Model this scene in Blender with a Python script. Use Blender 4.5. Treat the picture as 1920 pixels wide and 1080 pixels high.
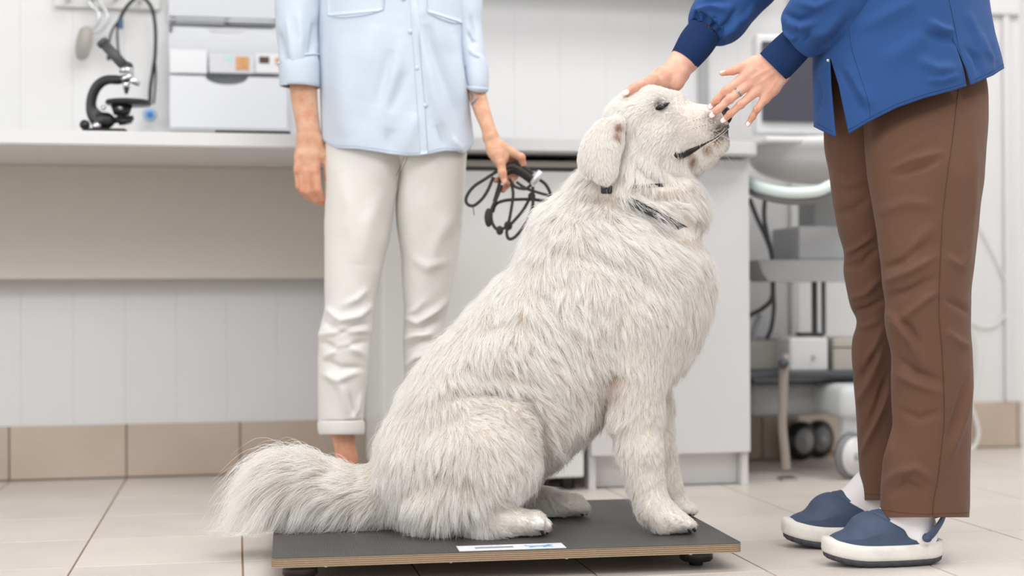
import bpy, bmesh, math, random
import numpy as np
from mathutils import Vector, Matrix
from mathutils.bvhtree import BVHTree
from mathutils.kdtree import KDTree
random.seed(7); RNG = np.random.default_rng(7)
for o in list(bpy.data.objects): bpy.data.objects.remove(o, do_unlink=True)
SC = bpy.context.scene; COL = SC.collection
# ------------------------------------------------------------------ camera, world, lights, exposure
FPX = 2667.0; CAMH = 0.482
_yaw, _pit, _rol = math.radians(11.0), math.atan(16/FPX), math.radians(0.3)
F0 = np.array([math.sin(_yaw), math.cos(_yaw), 0.]); R0 = np.array([math.cos(_yaw), -math.sin(_yaw), 0.]); U0 = np.array([0., 0., 1.])
CF = math.cos(_pit)*F0 + math.sin(_pit)*U0; _U = -math.sin(_pit)*F0 + math.cos(_pit)*U0
CR = math.cos(_rol)*R0 - math.sin(_rol)*_U; CU = math.sin(_rol)*R0 + math.cos(_rol)*_U
C0 = np.array([0., 0., CAMH])
CAMM = np.array([CR, CU, CF])            # rows: right, up, forward
cam = bpy.data.cameras.new('camera'); camo = bpy.data.objects.new('camera', cam); COL.objects.link(camo)
camo.matrix_world = Matrix(((CR[0], CU[0], -CF[0], C0[0]), (CR[1], CU[1], -CF[1], C0[1]), (CR[2], CU[2], -CF[2], C0[2]), (0, 0, 0, 1)))
cam.sensor_width = 36.0; cam.lens = FPX/1920*36; cam.clip_start = 0.05
cam.dof.use_dof = True; cam.dof.focus_distance = 2.60; cam.dof.aperture_fstop = 2.0
SC.camera = camo
SC.view_settings.view_transform = 'Standard'; SC.view_settings.look = 'None'; SC.view_settings.gamma = 1.0
SC.view_settings.use_curve_mapping = False; SC.view_settings.exposure = -0.15
SC.cycles.use_denoising = True; SC.cycles.max_bounces = 9; SC.cycles.diffuse_bounces = 6; SC.cycles.transparent_max_bounces = 12
wd = bpy.data.worlds.new('world'); SC.world = wd; wd.use_nodes = True
wd.node_tree.nodes['Background'].inputs[0].default_value = (0.97, 0.985, 1.0, 1); wd.node_tree.nodes['Background'].inputs[1].default_value = 0.84
def area(name, loc, target, sx, sy, power, col=(1, 1, 1)):
    l = bpy.data.lights.new(name, 'AREA'); l.shape = 'RECTANGLE'; l.size = sx; l.size_y = sy; l.energy = power; l.color = col
    o = bpy.data.objects.new(name, l); COL.objects.link(o); o.location = loc
    d = Vector(target)-Vector(loc); o.rotation_euler = d.to_track_quat('-Z', 'Y').to_euler(); return o
area('window_light', (-2.55, 1.3, 1.75), (0.6, 2.6, 0.5), 2.0, 1.7, 40, (0.97, 0.99, 1.0))
area('ceiling_light_a', (-1.0, 0.5, 2.66), (-0.6, 1.6, 0), 1.3, 1.0, 46, (1, 0.99, 0.98))
area('ceiling_light_b', (1.3, 0.5, 2.66), (1.2, 1.6, 0), 1.3, 1.0, 62, (1, 0.99, 0.98))
area('ceiling_light_c', (0.2, -0.7, 2.66), (0.2, 0.2, 0), 1.3, 1.0, 40, (1, 0.99, 0.98))
area('fill_light_right', (2.3, 2.5, 2.66), (2.1, 2.8, 0), 1.3, 1.0, 40, (1, 0.99, 0.98))  # added fill lamp, brightens the wall and floor at the right
area('fill_light_mid', (0.5, 2.3, 2.66), (0.5, 2.5, 0), 1.3, 1.0, 26, (1, 0.99, 0.98))  # added fill lamp, lifts the back middle of the room

# ------------------------------------------------------------------ helpers
def P(px, py, Z): return C0 + CF*Z + CR*((px-960)/FPX*Z) + CU*((540-py)/FPX*Z)
def Cc(px, py, Z): return np.array([(px-960)/FPX*Z, (540-py)/FPX*Z, Z])     # camera aligned metric frame
def toW(V): return C0 + np.asarray(V) @ CAMM
def toC(V): return (np.asarray(V)-C0) @ CAMM.T
def proj(V):
    c = toC(V); return np.stack([960+c[:, 0]/c[:, 2]*FPX, 540-c[:, 1]/c[:, 2]*FPX], 1)
def on_z(px, py, z):                                     # point of the horizontal plane z seen at a pixel
    d = P(px, py, 1.0)-C0; t = (z-CAMH)/d[2]; return C0+d*t
def on_y(px, py, y):
    d = P(px, py, 1.0)-C0; t = y/d[1]; return C0+d*t
ORG = {}
def org(o): return ORG.get(o.name, np.zeros(3)) if o else np.zeros(3)
def tag(o, label=None, cat=None, group=None, kind=None):
    if label: o['label'] = label
    if cat: o['category'] = cat
    if group: o['group'] = group
    if kind: o['kind'] = kind
    return o
def empty(name, loc, label=None, cat=None, group=None):
    o = bpy.data.objects.new(name, None); COL.objects.link(o); o.location = [float(v) for v in loc]; o.empty_display_size = 0.05
    ORG[o.name] = np.array(loc, float); return tag(o, label, cat, group)
def mobj(name, V, Fc, mat=None, parent=None, smooth=True, uv=None, loc=None):
    V = np.asarray(V, float)
    base = org(parent) if parent else (np.array(loc, float) if loc is not None else np.zeros(3))
    me = bpy.data.meshes.new(name); me.from_pydata((V-base).tolist(), [], Fc if isinstance(Fc, list) else Fc.tolist())
    if uv is not None:
        l = me.uv_layers.new(name='uv'); li = np.zeros(len(me.loops), dtype=np.int32); me.loops.foreach_get('vertex_index', li)
        l.data.foreach_set('uv', np.asarray(uv)[li].astype(np.float32).ravel())
    if smooth: me.shade_smooth()
    if mat: me.materials.append(mat)
    me.update(); o = bpy.data.objects.new(name, me); COL.objects.link(o)
    if parent: o.parent = parent
    elif loc is not None: o.location = [float(v) for v in loc]
    ORG[o.name] = base; return o
def bm_obj(name, bm, mat=None, parent=None, smooth=False, loc=None):
    base = org(parent) if parent else (np.array(loc, float) if loc is not None else np.zeros(3))
    bmesh.ops.recalc_face_normals(bm, faces=bm.faces)
    bmesh.ops.translate(bm, verts=bm.verts, vec=Vector([-float(v) for v in base]))
    me = bpy.data.meshes.new(name); bm.to_mesh(me); bm.free()
    if mat: me.materials.append(mat)
    if smooth: me.shade_smooth()
    o = bpy.data.objects.new(name, me); COL.objects.link(o)
    if parent: o.parent = parent
    elif loc is not None: o.location = [float(v) for v in loc]
    ORG[o.name] = base; return o
def join(*parts):
    V = []; Fs = []; n = 0
    for v, f in parts:
        v = np.asarray(v, float); V.append(v); Fs += [[int(i)+n for i in q] for q in (f.tolist() if hasattr(f, 'tolist') else f)]; n += len(v)
    return np.concatenate(V), Fs
def bbox(bm, x0, x1, y0, y1, z0, z1, bev=0.0, seg=2):
    t = bmesh.new(); r = bmesh.ops.create_cube(t, size=1)
    for v in t.verts: v.co = Vector((x0+(v.co.x+.5)*(x1-x0), y0+(v.co.y+.5)*(y1-y0), z0+(v.co.z+.5)*(z1-z0)))
    if bev: bmesh.ops.bevel(t, geom=t.edges[:], offset=bev, segments=seg, affect='EDGES', profile=0.5)
    me = bpy.data.meshes.new('t'); t.to_mesh(me); t.free(); bm.from_mesh(me); bpy.data.meshes.remove(me); return bm
def box(name, x0, x1, y0, y1, z0, z1, mat, parent=None, bev=0.0, loc=None, smooth=False):
    return bm_obj(name, bbox(bmesh.new(), x0, x1, y0, y1, z0, z1, bev), mat, parent, smooth, loc)
def cyl(bm, a, b, ra, rb=None, n=24, bev=0):
    a = Vector([float(v) for v in a]); b = Vector([float(v) for v in b]); rb = ra if rb is None else rb; d = b-a
    M = Matrix.Translation((a+b)/2) @ d.to_track_quat('Z', 'Y').to_matrix().to_4x4()
    t = bmesh.new(); bmesh.ops.create_cone(t, cap_ends=True, segments=n, radius1=ra, radius2=rb, depth=d.length)
    if bev: bmesh.ops.bevel(t, geom=[e for e in t.edges if len(e.link_faces) == 2 and any(len(f.verts) > 4 for f in e.link_faces)], offset=bev, segments=2, affect='EDGES')
    bmesh.ops.transform(t, matrix=M, verts=t.verts)
    me = bpy.data.meshes.new('t'); t.to_mesh(me); t.free(); bm.from_mesh(me); bpy.data.meshes.remove(me); return bm
def smoothpath(pts, n):
    pts = np.asarray(pts, float)
    if len(pts) < 3: return np.array([pts[0]+(pts[-1]-pts[0])*t for t in np.linspace(0, 1, n)])
    out = []; m = len(pts)-1
    for t in np.linspace(0, m, n):
        i = min(int(t), m-1); u = t-i
        p0 = pts[max(i-1, 0)]; p1 = pts[i]; p2 = pts[i+1]; p3 = pts[min(i+2, m)]
        out.append(.5*((2*p1)+(-p0+p2)*u+(2*p0-5*p1+4*p2-p3)*u*u+(-p0+3*p1-3*p2+p3)*u**3))
    return np.array(out)
def tube(path, r, n=10, flat=None):                       # round tube along world path
    path = np.asarray(path, float); m = len(path); r = np.broadcast_to(np.asarray(r, float), (m,))
    T = np.gradient(path, axis=0); T /= np.linalg.norm(T, axis=1)[:, None]+1e-12
    a = np.cross(T[0], CF); a = a if np.linalg.norm(a) > .1 else np.cross(T[0], CU); a /= np.linalg.norm(a); V = []
    for i in range(m):
        a = a-T[i]*a.dot(T[i]); a /= np.linalg.norm(a); b = np.cross(T[i], a)
        for k in range(n):
            th = 2*math.pi*k/n; V.append(path[i]+(a*math.cos(th)+b*math.sin(th)*(flat or 1))*r[i])
    Fc = [[i*n+k, i*n+(k+1) % n, (i+1)*n+(k+1) % n, (i+1)*n+k] for i in range(m-1) for k in range(n)]
    Fc += [list(range(n))[::-1], [(m-1)*n+k for k in range(n)]]
    return np.array(V), Fc
def pxtube(pts, r, n=40, sides=10, flat=None):            # pts: (px,py,Z)
    return tube([P(*q) for q in smoothpath(pts, n)], r, sides, flat)
# value noise
_G = RNG.random((32, 32, 32, 3))*2-1
def vnoise(V, freq, seed=0):
    p = np.asarray(V)*freq+seed*7.31; i = np.floor(p).astype(int); f = p-i; f = f*f*(3-2*f); r = 0
    for dx in (0, 1):
        for dy in (0, 1):
            for dz in (0, 1):
                w = (f[:, 0] if dx else 1-f[:, 0])*(f[:, 1] if dy else 1-f[:, 1])*(f[:, 2] if dz else 1-f[:, 2])
                r = r+w[:, None]*_G[(i[:, 0]+dx) % 32, (i[:, 1]+dy) % 32, (i[:, 2]+dz) % 32]
    return r
# ------------------------------------------------------------------ signed distance fields -> one continuous mesh
class SDF:
    def __init__(s, lo, hi, h, k=0.01):
        s.lo = np.array(lo, float); s.h = h; s.n = np.ceil((np.array(hi)-s.lo)/h).astype(int)+1; s.k = k
        s.F = np.full(s.n, 0.08, dtype=np.float32)
    def sub(s, lo, hi):
        a = np.maximum(np.floor((lo-s.lo)/s.h).astype(int), 0); b = np.minimum(np.ceil((hi-s.lo)/s.h).astype(int)+1, s.n)
        if (b <= a).any(): return None
        ax = [s.lo[i]+np.arange(a[i], b[i])*s.h for i in range(3)]
        return tuple(slice(a[i], b[i]) for i in range(3)), np.meshgrid(*ax, indexing='ij', sparse=True)
    def put(s, sl, d, k, op):
        f = s.F[sl]
        if op == 'add':
            hh = np.clip(.5+.5*(f-d)/k, 0, 1); s.F[sl] = f*(1-hh)+d*hh-k*hh*(1-hh)
        else:
            d = -d; hh = np.clip(.5-.5*(f-d)/k, 0, 1); s.F[sl] = f*(1-hh)+d*hh+k*hh*(1-hh)
    def cone(s, a, b, ra, rb, sw=1.0, k=None, op='add'):   # camera aligned metric points
        a = np.asarray(a, float); b = np.asarray(b, float); k = k or s.k; m = max(ra, rb)*max(1, sw)+k*1.5+s.h*2
        q = s.sub(np.minimum(a, b)-m, np.maximum(a, b)+m)
        if q is None: return
        sl, (X, Y, Z) = q; ba = b-a; L = max(ba.dot(ba), 1e-12)
        t = np.clip(((X-a[0])*ba[0]+(Y-a[1])*ba[1]+(Z-a[2])*ba[2])/L, 0, 1)
        d = np.sqrt((X-a[0]-t*ba[0])**2+(Y-a[1]-t*ba[1])**2+((Z-a[2]-t*ba[2])/sw)**2)-(ra+(rb-ra)*t)
        s.put(sl, d, k, op)
    def ell(s, c, r, ang=0.0, k=None, op='add', yaw=0.0):
        c = np.asarray(c, float); r = np.asarray(r, float); k = k or s.k; m = r.max()+k*1.5+s.h*2
        q = s.sub(c-m, c+m)
        if q is None: return
        sl, (X, Y, Z) = q; x = X-c[0]; y = Y-c[1]; z = Z-c[2]; ca, sa = math.cos(ang), math.sin(ang)
        u = x*ca+y*sa; v = -x*sa+y*ca
        if yaw: cy, sy = math.cos(yaw), math.sin(yaw); u, z = u*cy+z*sy, -u*sy+z*cy
        k0 = np.sqrt((u/r[0])**2+(v/r[1])**2+(z/r[2])**2); k1 = np.sqrt((u/r[0]**2)**2+(v/r[1]**2)**2+(z/r[2]**2)**2)+1e-9
        s.put(sl, k0*(k0-1)/k1, k, op)
    def chain(s, pts, sw=1.0, k=None, op='add'):           # pts: (px,py,Z,rpx)
        q = [(Cc(p[0], p[1], p[2]), p[3]*p[2]/FPX) for p in pts]
        for (a, ra), (b, rb) in zip(q, q[1:]): s.cone(a, b, ra, rb, sw, k, op)
    def schain(s, pts, sw=1.0, k=None, op='add'): s.chain([tuple(q) for q in smoothpath(pts, len(pts)*4)], sw, k, op)
    def pell(s, px, py, Z, rx, ry, rz, ang=0.0, k=None, op='add', yaw=0.0):
        e = Z/FPX; s.ell(Cc(px, py, Z), (rx*e, ry*e, rz*e), ang, k, op, yaw)
    def floor_clip(s, z, k=0.006):                          # keep what is above the world height z
        X, Y, Zc = np.meshgrid(*[s.lo[i]+np.arange(s.n[i])*s.h for i in range(3)], indexing='ij', sparse=True)
        d = z-(C0[2]+X*CR[2]+Y*CU[2]+Zc*CF[2]); f = s.F; hh = np.clip(.5-.5*(f-d)/k, 0, 1); s.F = f*(1-hh)+d*hh+k*hh*(1-hh)
    def mesh(s, relax=2, raw=False):
        F = s.F; S = F < 0; n = F.shape; c = np.zeros([v-1 for v in n], np.int8)
        for a in (0, 1):
            for b in (0, 1):
                for d in (0, 1): c += S[a:n[0]-1+a, b:n[1]-1+b, d:n[2]-1+d]
        ids = np.argwhere((c > 0) & (c < 8)); idx = np.full(c.shape, -1, np.int64); idx[tuple(ids.T)] = np.arange(len(ids))
        acc = np.zeros((len(ids), 3)); cnt = np.zeros(len(ids))
        for ax in range(3):
            u, v = [k for k in range(3) if k != ax]
            for p in (0, 1):
                for q in (0, 1):
                    a = np.zeros(3, int); a[u] = p; a[v] = q; b = a.copy(); b[ax] = 1
                    fa = F[tuple((ids+a).T)]; fb = F[tuple((ids+b).T)]; m = (fa < 0) != (fb < 0)
                    t = np.where(m, fa/np.where(m, fa-fb, 1), 0); acc[m] += (a+t[:, None]*(b-a))[m]; cnt[m] += 1
        V = s.lo+(ids+acc/cnt[:, None])*s.h; Q = []
        for ax in range(3):
            u, v = (ax+1) % 3, (ax+2) % 3; sl0 = [slice(1, n[k]-1) for k in range(3)]; sl0[ax] = slice(0, n[ax]-1); sl1 = list(sl0); sl1[ax] = slice(1, n[ax])
            a = S[tuple(sl0)]; b = S[tuple(sl1)]; e = np.argwhere(a != b); fl = a[tuple(e.T)]
            base = e+np.array([0 if k == ax else 1 for k in range(3)]); eu = np.eye(3, dtype=int)[u]; ev = np.eye(3, dtype=int)[v]
            g = lambda o: idx[tuple((base-o).T)]
            q = np.stack([g(eu+ev), g(ev), g(0*eu), g(eu)], 1); q[~fl] = q[~fl][:, ::-1]; Q.append(q)
        Q = np.concatenate(Q); Q = Q[(Q >= 0).all(1)][:, ::-1] if False else Q[(Q >= 0).all(1)]
        for _ in range(relax):
            A = np.zeros_like(V); k = np.zeros(len(V))
            for i, j in ((0, 1), (1, 2), (2, 3), (3, 0)):
                np.add.at(A, Q[:, i], V[Q[:, j]]); np.add.at(A, Q[:, j], V[Q[:, i]]); np.add.at(k, Q[:, i], 1); np.add.at(k, Q[:, j], 1)
            V = V*.45+.55*A/np.maximum(k, 1)[:, None]
        # camera frame is left handed (right, up, forward): flip the winding when going to the world
        return (V if raw else toW(V)), Q
def vnormals(V, Q):
    Q = np.asarray(Q); n = np.cross(V[Q[:, 2]]-V[Q[:, 0]], V[Q[:, 3]]-V[Q[:, 1]]); N = np.zeros_like(V)
    for i in range(4): np.add.at(N, Q[:, i], n)
    return N/(np.linalg.norm(N, axis=1)[:, None]+1e-12)
def outward(V, Q):
    """signed volume test; returns faces facing outward"""
    Q = np.asarray(Q); a, b, c = V[Q[:, 0]], V[Q[:, 1]], V[Q[:, 2]]; d = V[Q[:, 3]]; m = V.mean(0)
    vol = (np.einsum('ij,ij->i', a-m, np.cross(b-m, c-m))+np.einsum('ij,ij->i', a-m, np.cross(c-m, d-m))).sum()
    return Q if vol > 0 else Q[:, ::-1]
def segdist(p, a, b):
    ab = b-a; t = np.clip(((p-a)@ab)/max(ab@ab, 1e-9), 0, 1); return np.linalg.norm(p-(a+t[:, None]*ab), axis=1), t
def creases(V, N, strokes, both=False):
    """strokes: (points in px, width px, depth mm [negative = groove]) pushed along the normal where the surface faces the camera"""
    pp = proj(V); view = V-C0; view /= np.linalg.norm(view, axis=1)[:, None]; fac = np.clip(-(N*view).sum(1)*2.5, 0, 1)
    if both: fac = np.ones(len(V))
    D = np.zeros(len(V))
    for pts, w, amp in strokes:
        pts = np.asarray(pts, float); best = np.full(len(V), 1e9); bt = np.zeros(len(V)); m = len(pts)-1
        for i in range(m):
            d, t = segdist(pp, pts[i], pts[i+1]); s = d < best; best[s] = d[s]; bt[s] = (i+t[s])/m
        D += amp*.001*np.exp(-(best/w)**2)*np.clip(np.sin(np.pi*np.clip(bt, .02, .98)), 0, 1)**.6
    return V+N*(D*fac)[:, None]
def gridfaces(r, c, closed=True):
    m = c if closed else c-1
    i, k = np.meshgrid(np.arange(r-1), np.arange(m), indexing='ij'); k2 = (k+1) % c
    return np.stack([i*c+k, i*c+k2, (i+1)*c+k2, (i+1)*c+k], -1).reshape(-1, 4)
def loft(st, rows=120, cols=96, sq=2.0):
    """st: (py, xleft, xright, Z, depth half in px) horizontal rings facing the camera; returns V,F,uv"""
    st = np.array(st, float); ys = np.linspace(st[0, 0], st[-1, 0], rows); V = []; uv = []
    S = smoothpath(st, 400); S = S[np.argsort(S[:, 0])]
    I = [np.interp(ys, S[:, 0], S[:, k]) for k in range(5)]
    for y, xl, xr, Z, b in zip(*I):
        c = (xl+xr)/2; a = (xr-xl)/2
        for k in range(cols):
            th = 2*math.pi*k/cols; ct, sn = math.cos(th), math.sin(th); e = 2/sq
            V.append(P(c+a*abs(ct)**e*(1 if ct > 0 else -1), y, Z+b*abs(sn)**e*(1 if sn > 0 else -1)*Z/FPX)); uv.append((k/cols, y/400))
    V = np.array(V); Fc = outward(V, gridfaces(rows, cols)); return V, Fc, np.array(uv)
def limb(st, rows=80, cols=64, caps=False):
    """st: (px,py,Z,half width across the path px, half depth px)"""
    S = smoothpath(st, rows); V = []; uv = []; n = len(S)
    W = np.array([P(*q[:3]) for q in S]); T = np.gradient(W, axis=0); T /= np.linalg.norm(T, axis=1)[:, None]; L = 0
    for i, q in enumerate(S):
        e1 = np.cross(T[i], CF); e1 /= np.linalg.norm(e1); e2 = np.cross(T[i], e1); s = q[2]/FPX
        if i: L += np.linalg.norm(W[i]-W[i-1])
        for k in range(cols):
            th = 2*math.pi*k/cols; V.append(W[i]+e1*math.cos(th)*q[3]*s+e2*math.sin(th)*q[4]*s); uv.append((k/cols, L))
    V = np.array(V); Fc = outward(V, gridfaces(n, cols)); return V, Fc, np.array(uv)
def bvh(*obs):
    out = []
    for o in obs:
        dg = bpy.context.evaluated_depsgraph_get(); b = org(o)
        V = [Vector(v.co)+Vector(b.tolist()) for v in o.data.vertices]; out.append((V, [list(p.vertices) for p in o.data.polygons]))
    V, Fs = join(*[([list(v) for v in a], f) for a, f in out]); return BVHTree.FromPolygons([Vector(v) for v in V], Fs)
def hit(b, px, py):
    d = P(px, py, 1.0)-C0; d = Vector(d/np.linalg.norm(d)); r = b.ray_cast(Vector(C0), d)
    if r[0] is None: return None
    n = np.array(r[1]); n = n if n.dot(np.array(d)) < 0 else -n
    return np.array(r[0]), n
def seam(b, pts, r, off=0.0, n=60, sides=6):
    path = []; last = None
    for q in smoothpath(pts, n):
        h = hit(b, q[0], q[1])
        if h is None: continue
        p = h[0]+h[1]*off
        if last is not None and np.linalg.norm(p-last) > .05: continue
        path.append(p); last = p
    return tube(path, r, sides) if len(path) > 2 else (np.zeros((0, 3)), [])
def patch(b, corners, off=0.001, nu=12, nv=12, thick=0.0008):
    """a thin sheet lying on a surface; corners px: tl,tr,br,bl"""
    c = np.array(corners, float); V = []; ok = True; lastn = None
    for j in range(nv+1):
        for i in range(nu+1):
            u, v = i/nu, j/nv; q = (c[0]*(1-u)+c[1]*u)*(1-v)+(c[3]*(1-u)+c[2]*u)*v; h = hit(b, q[0], q[1])
            V.append(h)
    good = [h for h in V if h]; 
    if not good: return np.zeros((0, 3)), []
    g0 = good[0]; V = [h if h else g0 for h in V]
    top = np.array([h[0]+h[1]*(off+thick) for h in V]); bot = np.array([h[0]+h[1]*(off-thick*2) for h in V]); m = nu+1; N = len(top)
    Fc = [[j*m+i, j*m+i+1, (j+1)*m+i+1, (j+1)*m+i] for j in range(nv) for i in range(nu)]
    Fb = [[N+q for q in f[::-1]] for f in Fc]; rim = [j for j in range(m)]+[j*m+nu for j in range(1, nv+1)]+[nv*m+i for i in range(nu-1, -1, -1)]+[j*m for j in range(nv-1, 0, -1)]
    Fr = [[rim[k], rim[(k+1) % len(rim)], N+rim[(k+1) % len(rim)], N+rim[k]] for k in range(len(rim))]
    return np.concatenate([top, bot]), Fc+Fb+Fr
# ------------------------------------------------------------------ materials
def lin(c): return tuple(((v/255)/12.92 if v/255 <= .04045 else ((v/255+.055)/1.055)**2.4) for v in c)
class NT:
    def __init__(s, name):
        s.m = bpy.data.materials.new(name); s.m.use_nodes = True; s.t = s.m.node_tree; s.b = s.t.nodes['Principled BSDF']
    def n(s, t, **kw):
        x = s.t.nodes.new(t)
        for k, v in kw.items():
            if k in x.inputs: x.inputs[k].default_value = v
            else: setattr(x, k, v)
        return x
    def l(s, a, b): s.t.links.new(a, b)
def mat(name, col, rough=0.5, metal=0.0, var=0.0, vscale=8, col2=None, bump=0.0, bscale=200, spec=0.5, coat=0.0, sss=0.0, sheen=0.0, alpha=None, trans=0.0, obj=True):
    t = NT(name); b = t.b; c = lin(col)+(1,)
    b.inputs['Base Color'].default_value = c; b.inputs['Roughness'].default_value = rough; b.inputs['Metallic'].default_value = metal
    b.inputs['Specular IOR Level'].default_value = spec; b.inputs['Coat Weight'].default_value = coat
    if sss: b.inputs['Subsurface Weight'].default_value = sss; b.inputs['Subsurface Radius'].default_value = (.008, .003, .0015); b.inputs['Subsurface Scale'].default_value = 1.0
    if sheen: b.inputs['Sheen Weight'].default_value = sheen
    if alpha is not None: b.inputs['Alpha'].default_value = alpha
    if trans: b.inputs['Transmission Weight'].default_value = trans
    tc = t.n('ShaderNodeTexCoord')
    if var or col2:
        no = t.n('ShaderNodeTexNoise', Scale=vscale, Detail=4.0); t.l(tc.outputs['Object'], no.inputs['Vector'])
        r = t.n('ShaderNodeValToRGB'); e = r.color_ramp.elements
        c2 = lin(col2) if col2 else tuple(max(0, v*(1-var)) for v in c[:3]); e[0].position = .35; e[1].position = .65
        e[0].color = tuple(c2)+(1,); e[1].color = c; t.l(no.outputs['Fac'], r.inputs[0]); t.l(r.outputs[0], b.inputs['Base Color'])
    if bump:
        no = t.n('ShaderNodeTexNoise', Scale=bscale, Detail=3.0); t.l(tc.outputs['Object'], no.inputs['Vector'])
        bp = t.n('ShaderNodeBump', Strength=bump, Distance=.002); t.l(no.outputs['Fac'], bp.inputs['Height']); t.l(bp.outputs[0], b.inputs['Normal'])
    return t.m
def cloth(name, col, scale=1400, bump=.25, sheen=.15, var=.06, rough=.85, col2=None):
    t = NT(name); b = t.b; b.inputs['Roughness'].default_value = rough; b.inputs['Sheen Weight'].default_value = sheen; b.inputs['Specular IOR Level'].default_value = .2
    tc = t.n('ShaderNodeTexCoord'); c = lin(col)
    no = t.n('ShaderNodeTexNoise', Scale=900.0, Detail=2.0); t.l(tc.outputs['Object'], no.inputs['Vector'])
    r = t.n('ShaderNodeValToRGB'); e = r.color_ramp.elements; c2 = lin(col2) if col2 else tuple(v*(1-var*2) for v in c)
    e[0].position = .3; e[1].position = .7; e[0].color = tuple(c2)+(1,); e[1].color = c+(1,); t.l(no.outputs['Fac'], r.inputs[0]); t.l(r.outputs[0], b.inputs['Base Color'])
    w1 = t.n('ShaderNodeTexNoise', Scale=1500.0, Detail=2.0); t.l(tc.outputs['Object'], w1.inputs['Vector'])
    n2 = t.n('ShaderNodeTexNoise', Scale=45.0, Detail=5.0); t.l(tc.outputs['Object'], n2.inputs['Vector'])
    ad = t.n('ShaderNodeMath', operation='MULTIPLY_ADD'); t.l(n2.outputs['Fac'], ad.inputs[0]); ad.inputs[1].default_value = 3.0; t.l(w1.outputs['Fac'], ad.inputs[2])
    bp = t.n('ShaderNodeBump', Strength=bump, Distance=.0008); t.l(ad.outputs[0], bp.inputs['Height']); t.l(bp.outputs[0], b.inputs['Normal'])
    return t.m
def ribbed(name, col, ribs):
    t = NT(name); b = t.b; b.inputs['Base Color'].default_value = lin(col)+(1,); b.inputs['Roughness'].default_value = .85; b.inputs['Specular IOR Level'].default_value = .2
    uv = t.n('ShaderNodeUVMap'); sp = t.n('ShaderNodeSeparateXYZ'); t.l(uv.outputs[0], sp.inputs[0])
    m = t.n('ShaderNodeMath', operation='MULTIPLY'); m.inputs[1].default_value = ribs*2*math.pi; t.l(sp.outputs[0], m.inputs[0])
    s = t.n('ShaderNodeMath', operation='SINE'); t.l(m.outputs[0], s.inputs[0])
    bp = t.n('ShaderNodeBump', Strength=.9, Distance=.0012); t.l(s.outputs[0], bp.inputs['Height']); t.l(bp.outputs[0], b.inputs['Normal'])
    return t.m
def skinmat(name, col, red):
    t = NT(name); b = t.b; tc = t.n('ShaderNodeTexCoord'); b.inputs['Roughness'].default_value = .48; b.inputs['Specular IOR Level'].default_value = .35
    b.inputs['Subsurface Weight'].default_value = .25; b.inputs['Subsurface Radius'].default_value = (.006, .002, .001); b.inputs['Subsurface Scale'].default_value = 1.0
    no = t.n('ShaderNodeTexNoise', Scale=55.0, Detail=5.0); t.l(tc.outputs['Object'], no.inputs['Vector'])
    r = t.n('ShaderNodeValToRGB'); e = r.color_ramp.elements; e[0].position = .35; e[1].position = .72; e[0].color = lin(col)+(1,); e[1].color = lin(red)+(1,)
    t.l(no.outputs['Fac'], r.inputs[0])
    at = t.n('ShaderNodeAttribute', attribute_name='blush'); mx = t.n('ShaderNodeMix', data_type='RGBA'); t.l(at.outputs['Fac'], mx.inputs[0])
    t.l(r.outputs[0], mx.inputs[6]); mx.inputs[7].default_value = lin((205, 128, 104))+(1,); t.l(mx.outputs[2], b.inputs['Base Color'])
    n2 = t.n('ShaderNodeTexNoise', Scale=500.0, Detail=3.0); t.l(tc.outputs['Object'], n2.inputs['Vector'])
    bp = t.n('ShaderNodeBump', Strength=.12, Distance=.0005); t.l(n2.outputs['Fac'], bp.inputs['Height']); t.l(bp.outputs[0], b.inputs['Normal'])
    return t.m
M = {}
M['wall'] = mat('white_wall_paint', (216, 216, 215), .55, var=.03, vscale=3)
M['panel'] = mat('satin_white_wall_panel', (216, 216, 216), .42, var=.02, vscale=2)
M['white'] = mat('white_laminate', (214, 214, 214), .35, var=.01)
M['whiteapp'] = mat('white_enamel', (226, 227, 226), .35)
M['greyedge'] = mat('grey_plastic_trim', (176, 172, 164), .5)
M['under'] = mat('grey_laminate_underside', (200, 194, 187), .6)
M['black'] = mat('black_metal', (32, 33, 35), .35)
M['blackrub'] = mat('black_rubber', (28, 28, 30), .6)
M['dkplast'] = mat('dark_brown_plastic', (52, 47, 46), .4)
M['steel'] = mat('brushed_steel', (190, 190, 192), .25, metal=1.0)
M['chrome'] = mat('chrome', (225, 225, 228), .12, metal=1.0)
M['greyplast'] = mat('grey_plastic', (160, 162, 163), .5)
M['midgrey'] = mat('mid_grey_plastic', (126, 128, 130), .5)
M['dkgrey'] = mat('dark_grey_plastic', (72, 74, 78), .5)
M['screen'] = mat('dark_screen_glass', (64, 62, 74), .3, spec=.6)
M['cable'] = mat('dark_cable', (70, 70, 72), .5)
M['whitecable'] = mat('white_cable', (225, 225, 222), .5)
M['glassy'] = mat('pale_cyan_plastic', (222, 236, 234), .3)
M['nail'] = mat('white_nail_varnish', (240, 226, 226), .15, coat=.8)
M['cord'] = mat('braided_dark_cord', (62, 58, 56), .8, var=.5, vscale=500, bump=.6, bscale=900)
M['cordmetal'] = mat('pale_metal_clip', (215, 215, 222), .3, metal=.3)
M['tattoo'] = mat('blue_grey_tattoo_ink', (120, 132, 150), .6)
M['navy'] = mat('navy_foam', (66, 80, 106), .62, var=.12, vscale=60, bump=.15, bscale=700)
M['foamwhite'] = mat('white_foam_midsole', (232, 228, 222), .6, var=.1, vscale=45, bump=.2, bscale=400)
M['tread'] = mat('dark_rubber_outsole', (66, 66, 74), .7, bump=.2)
M['sock'] = mat('white_knitted_sock', (240, 238, 240), .9, bump=.5, bscale=900)
M['redtag'] = mat('red_tag', (205, 80, 60), .5)
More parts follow.
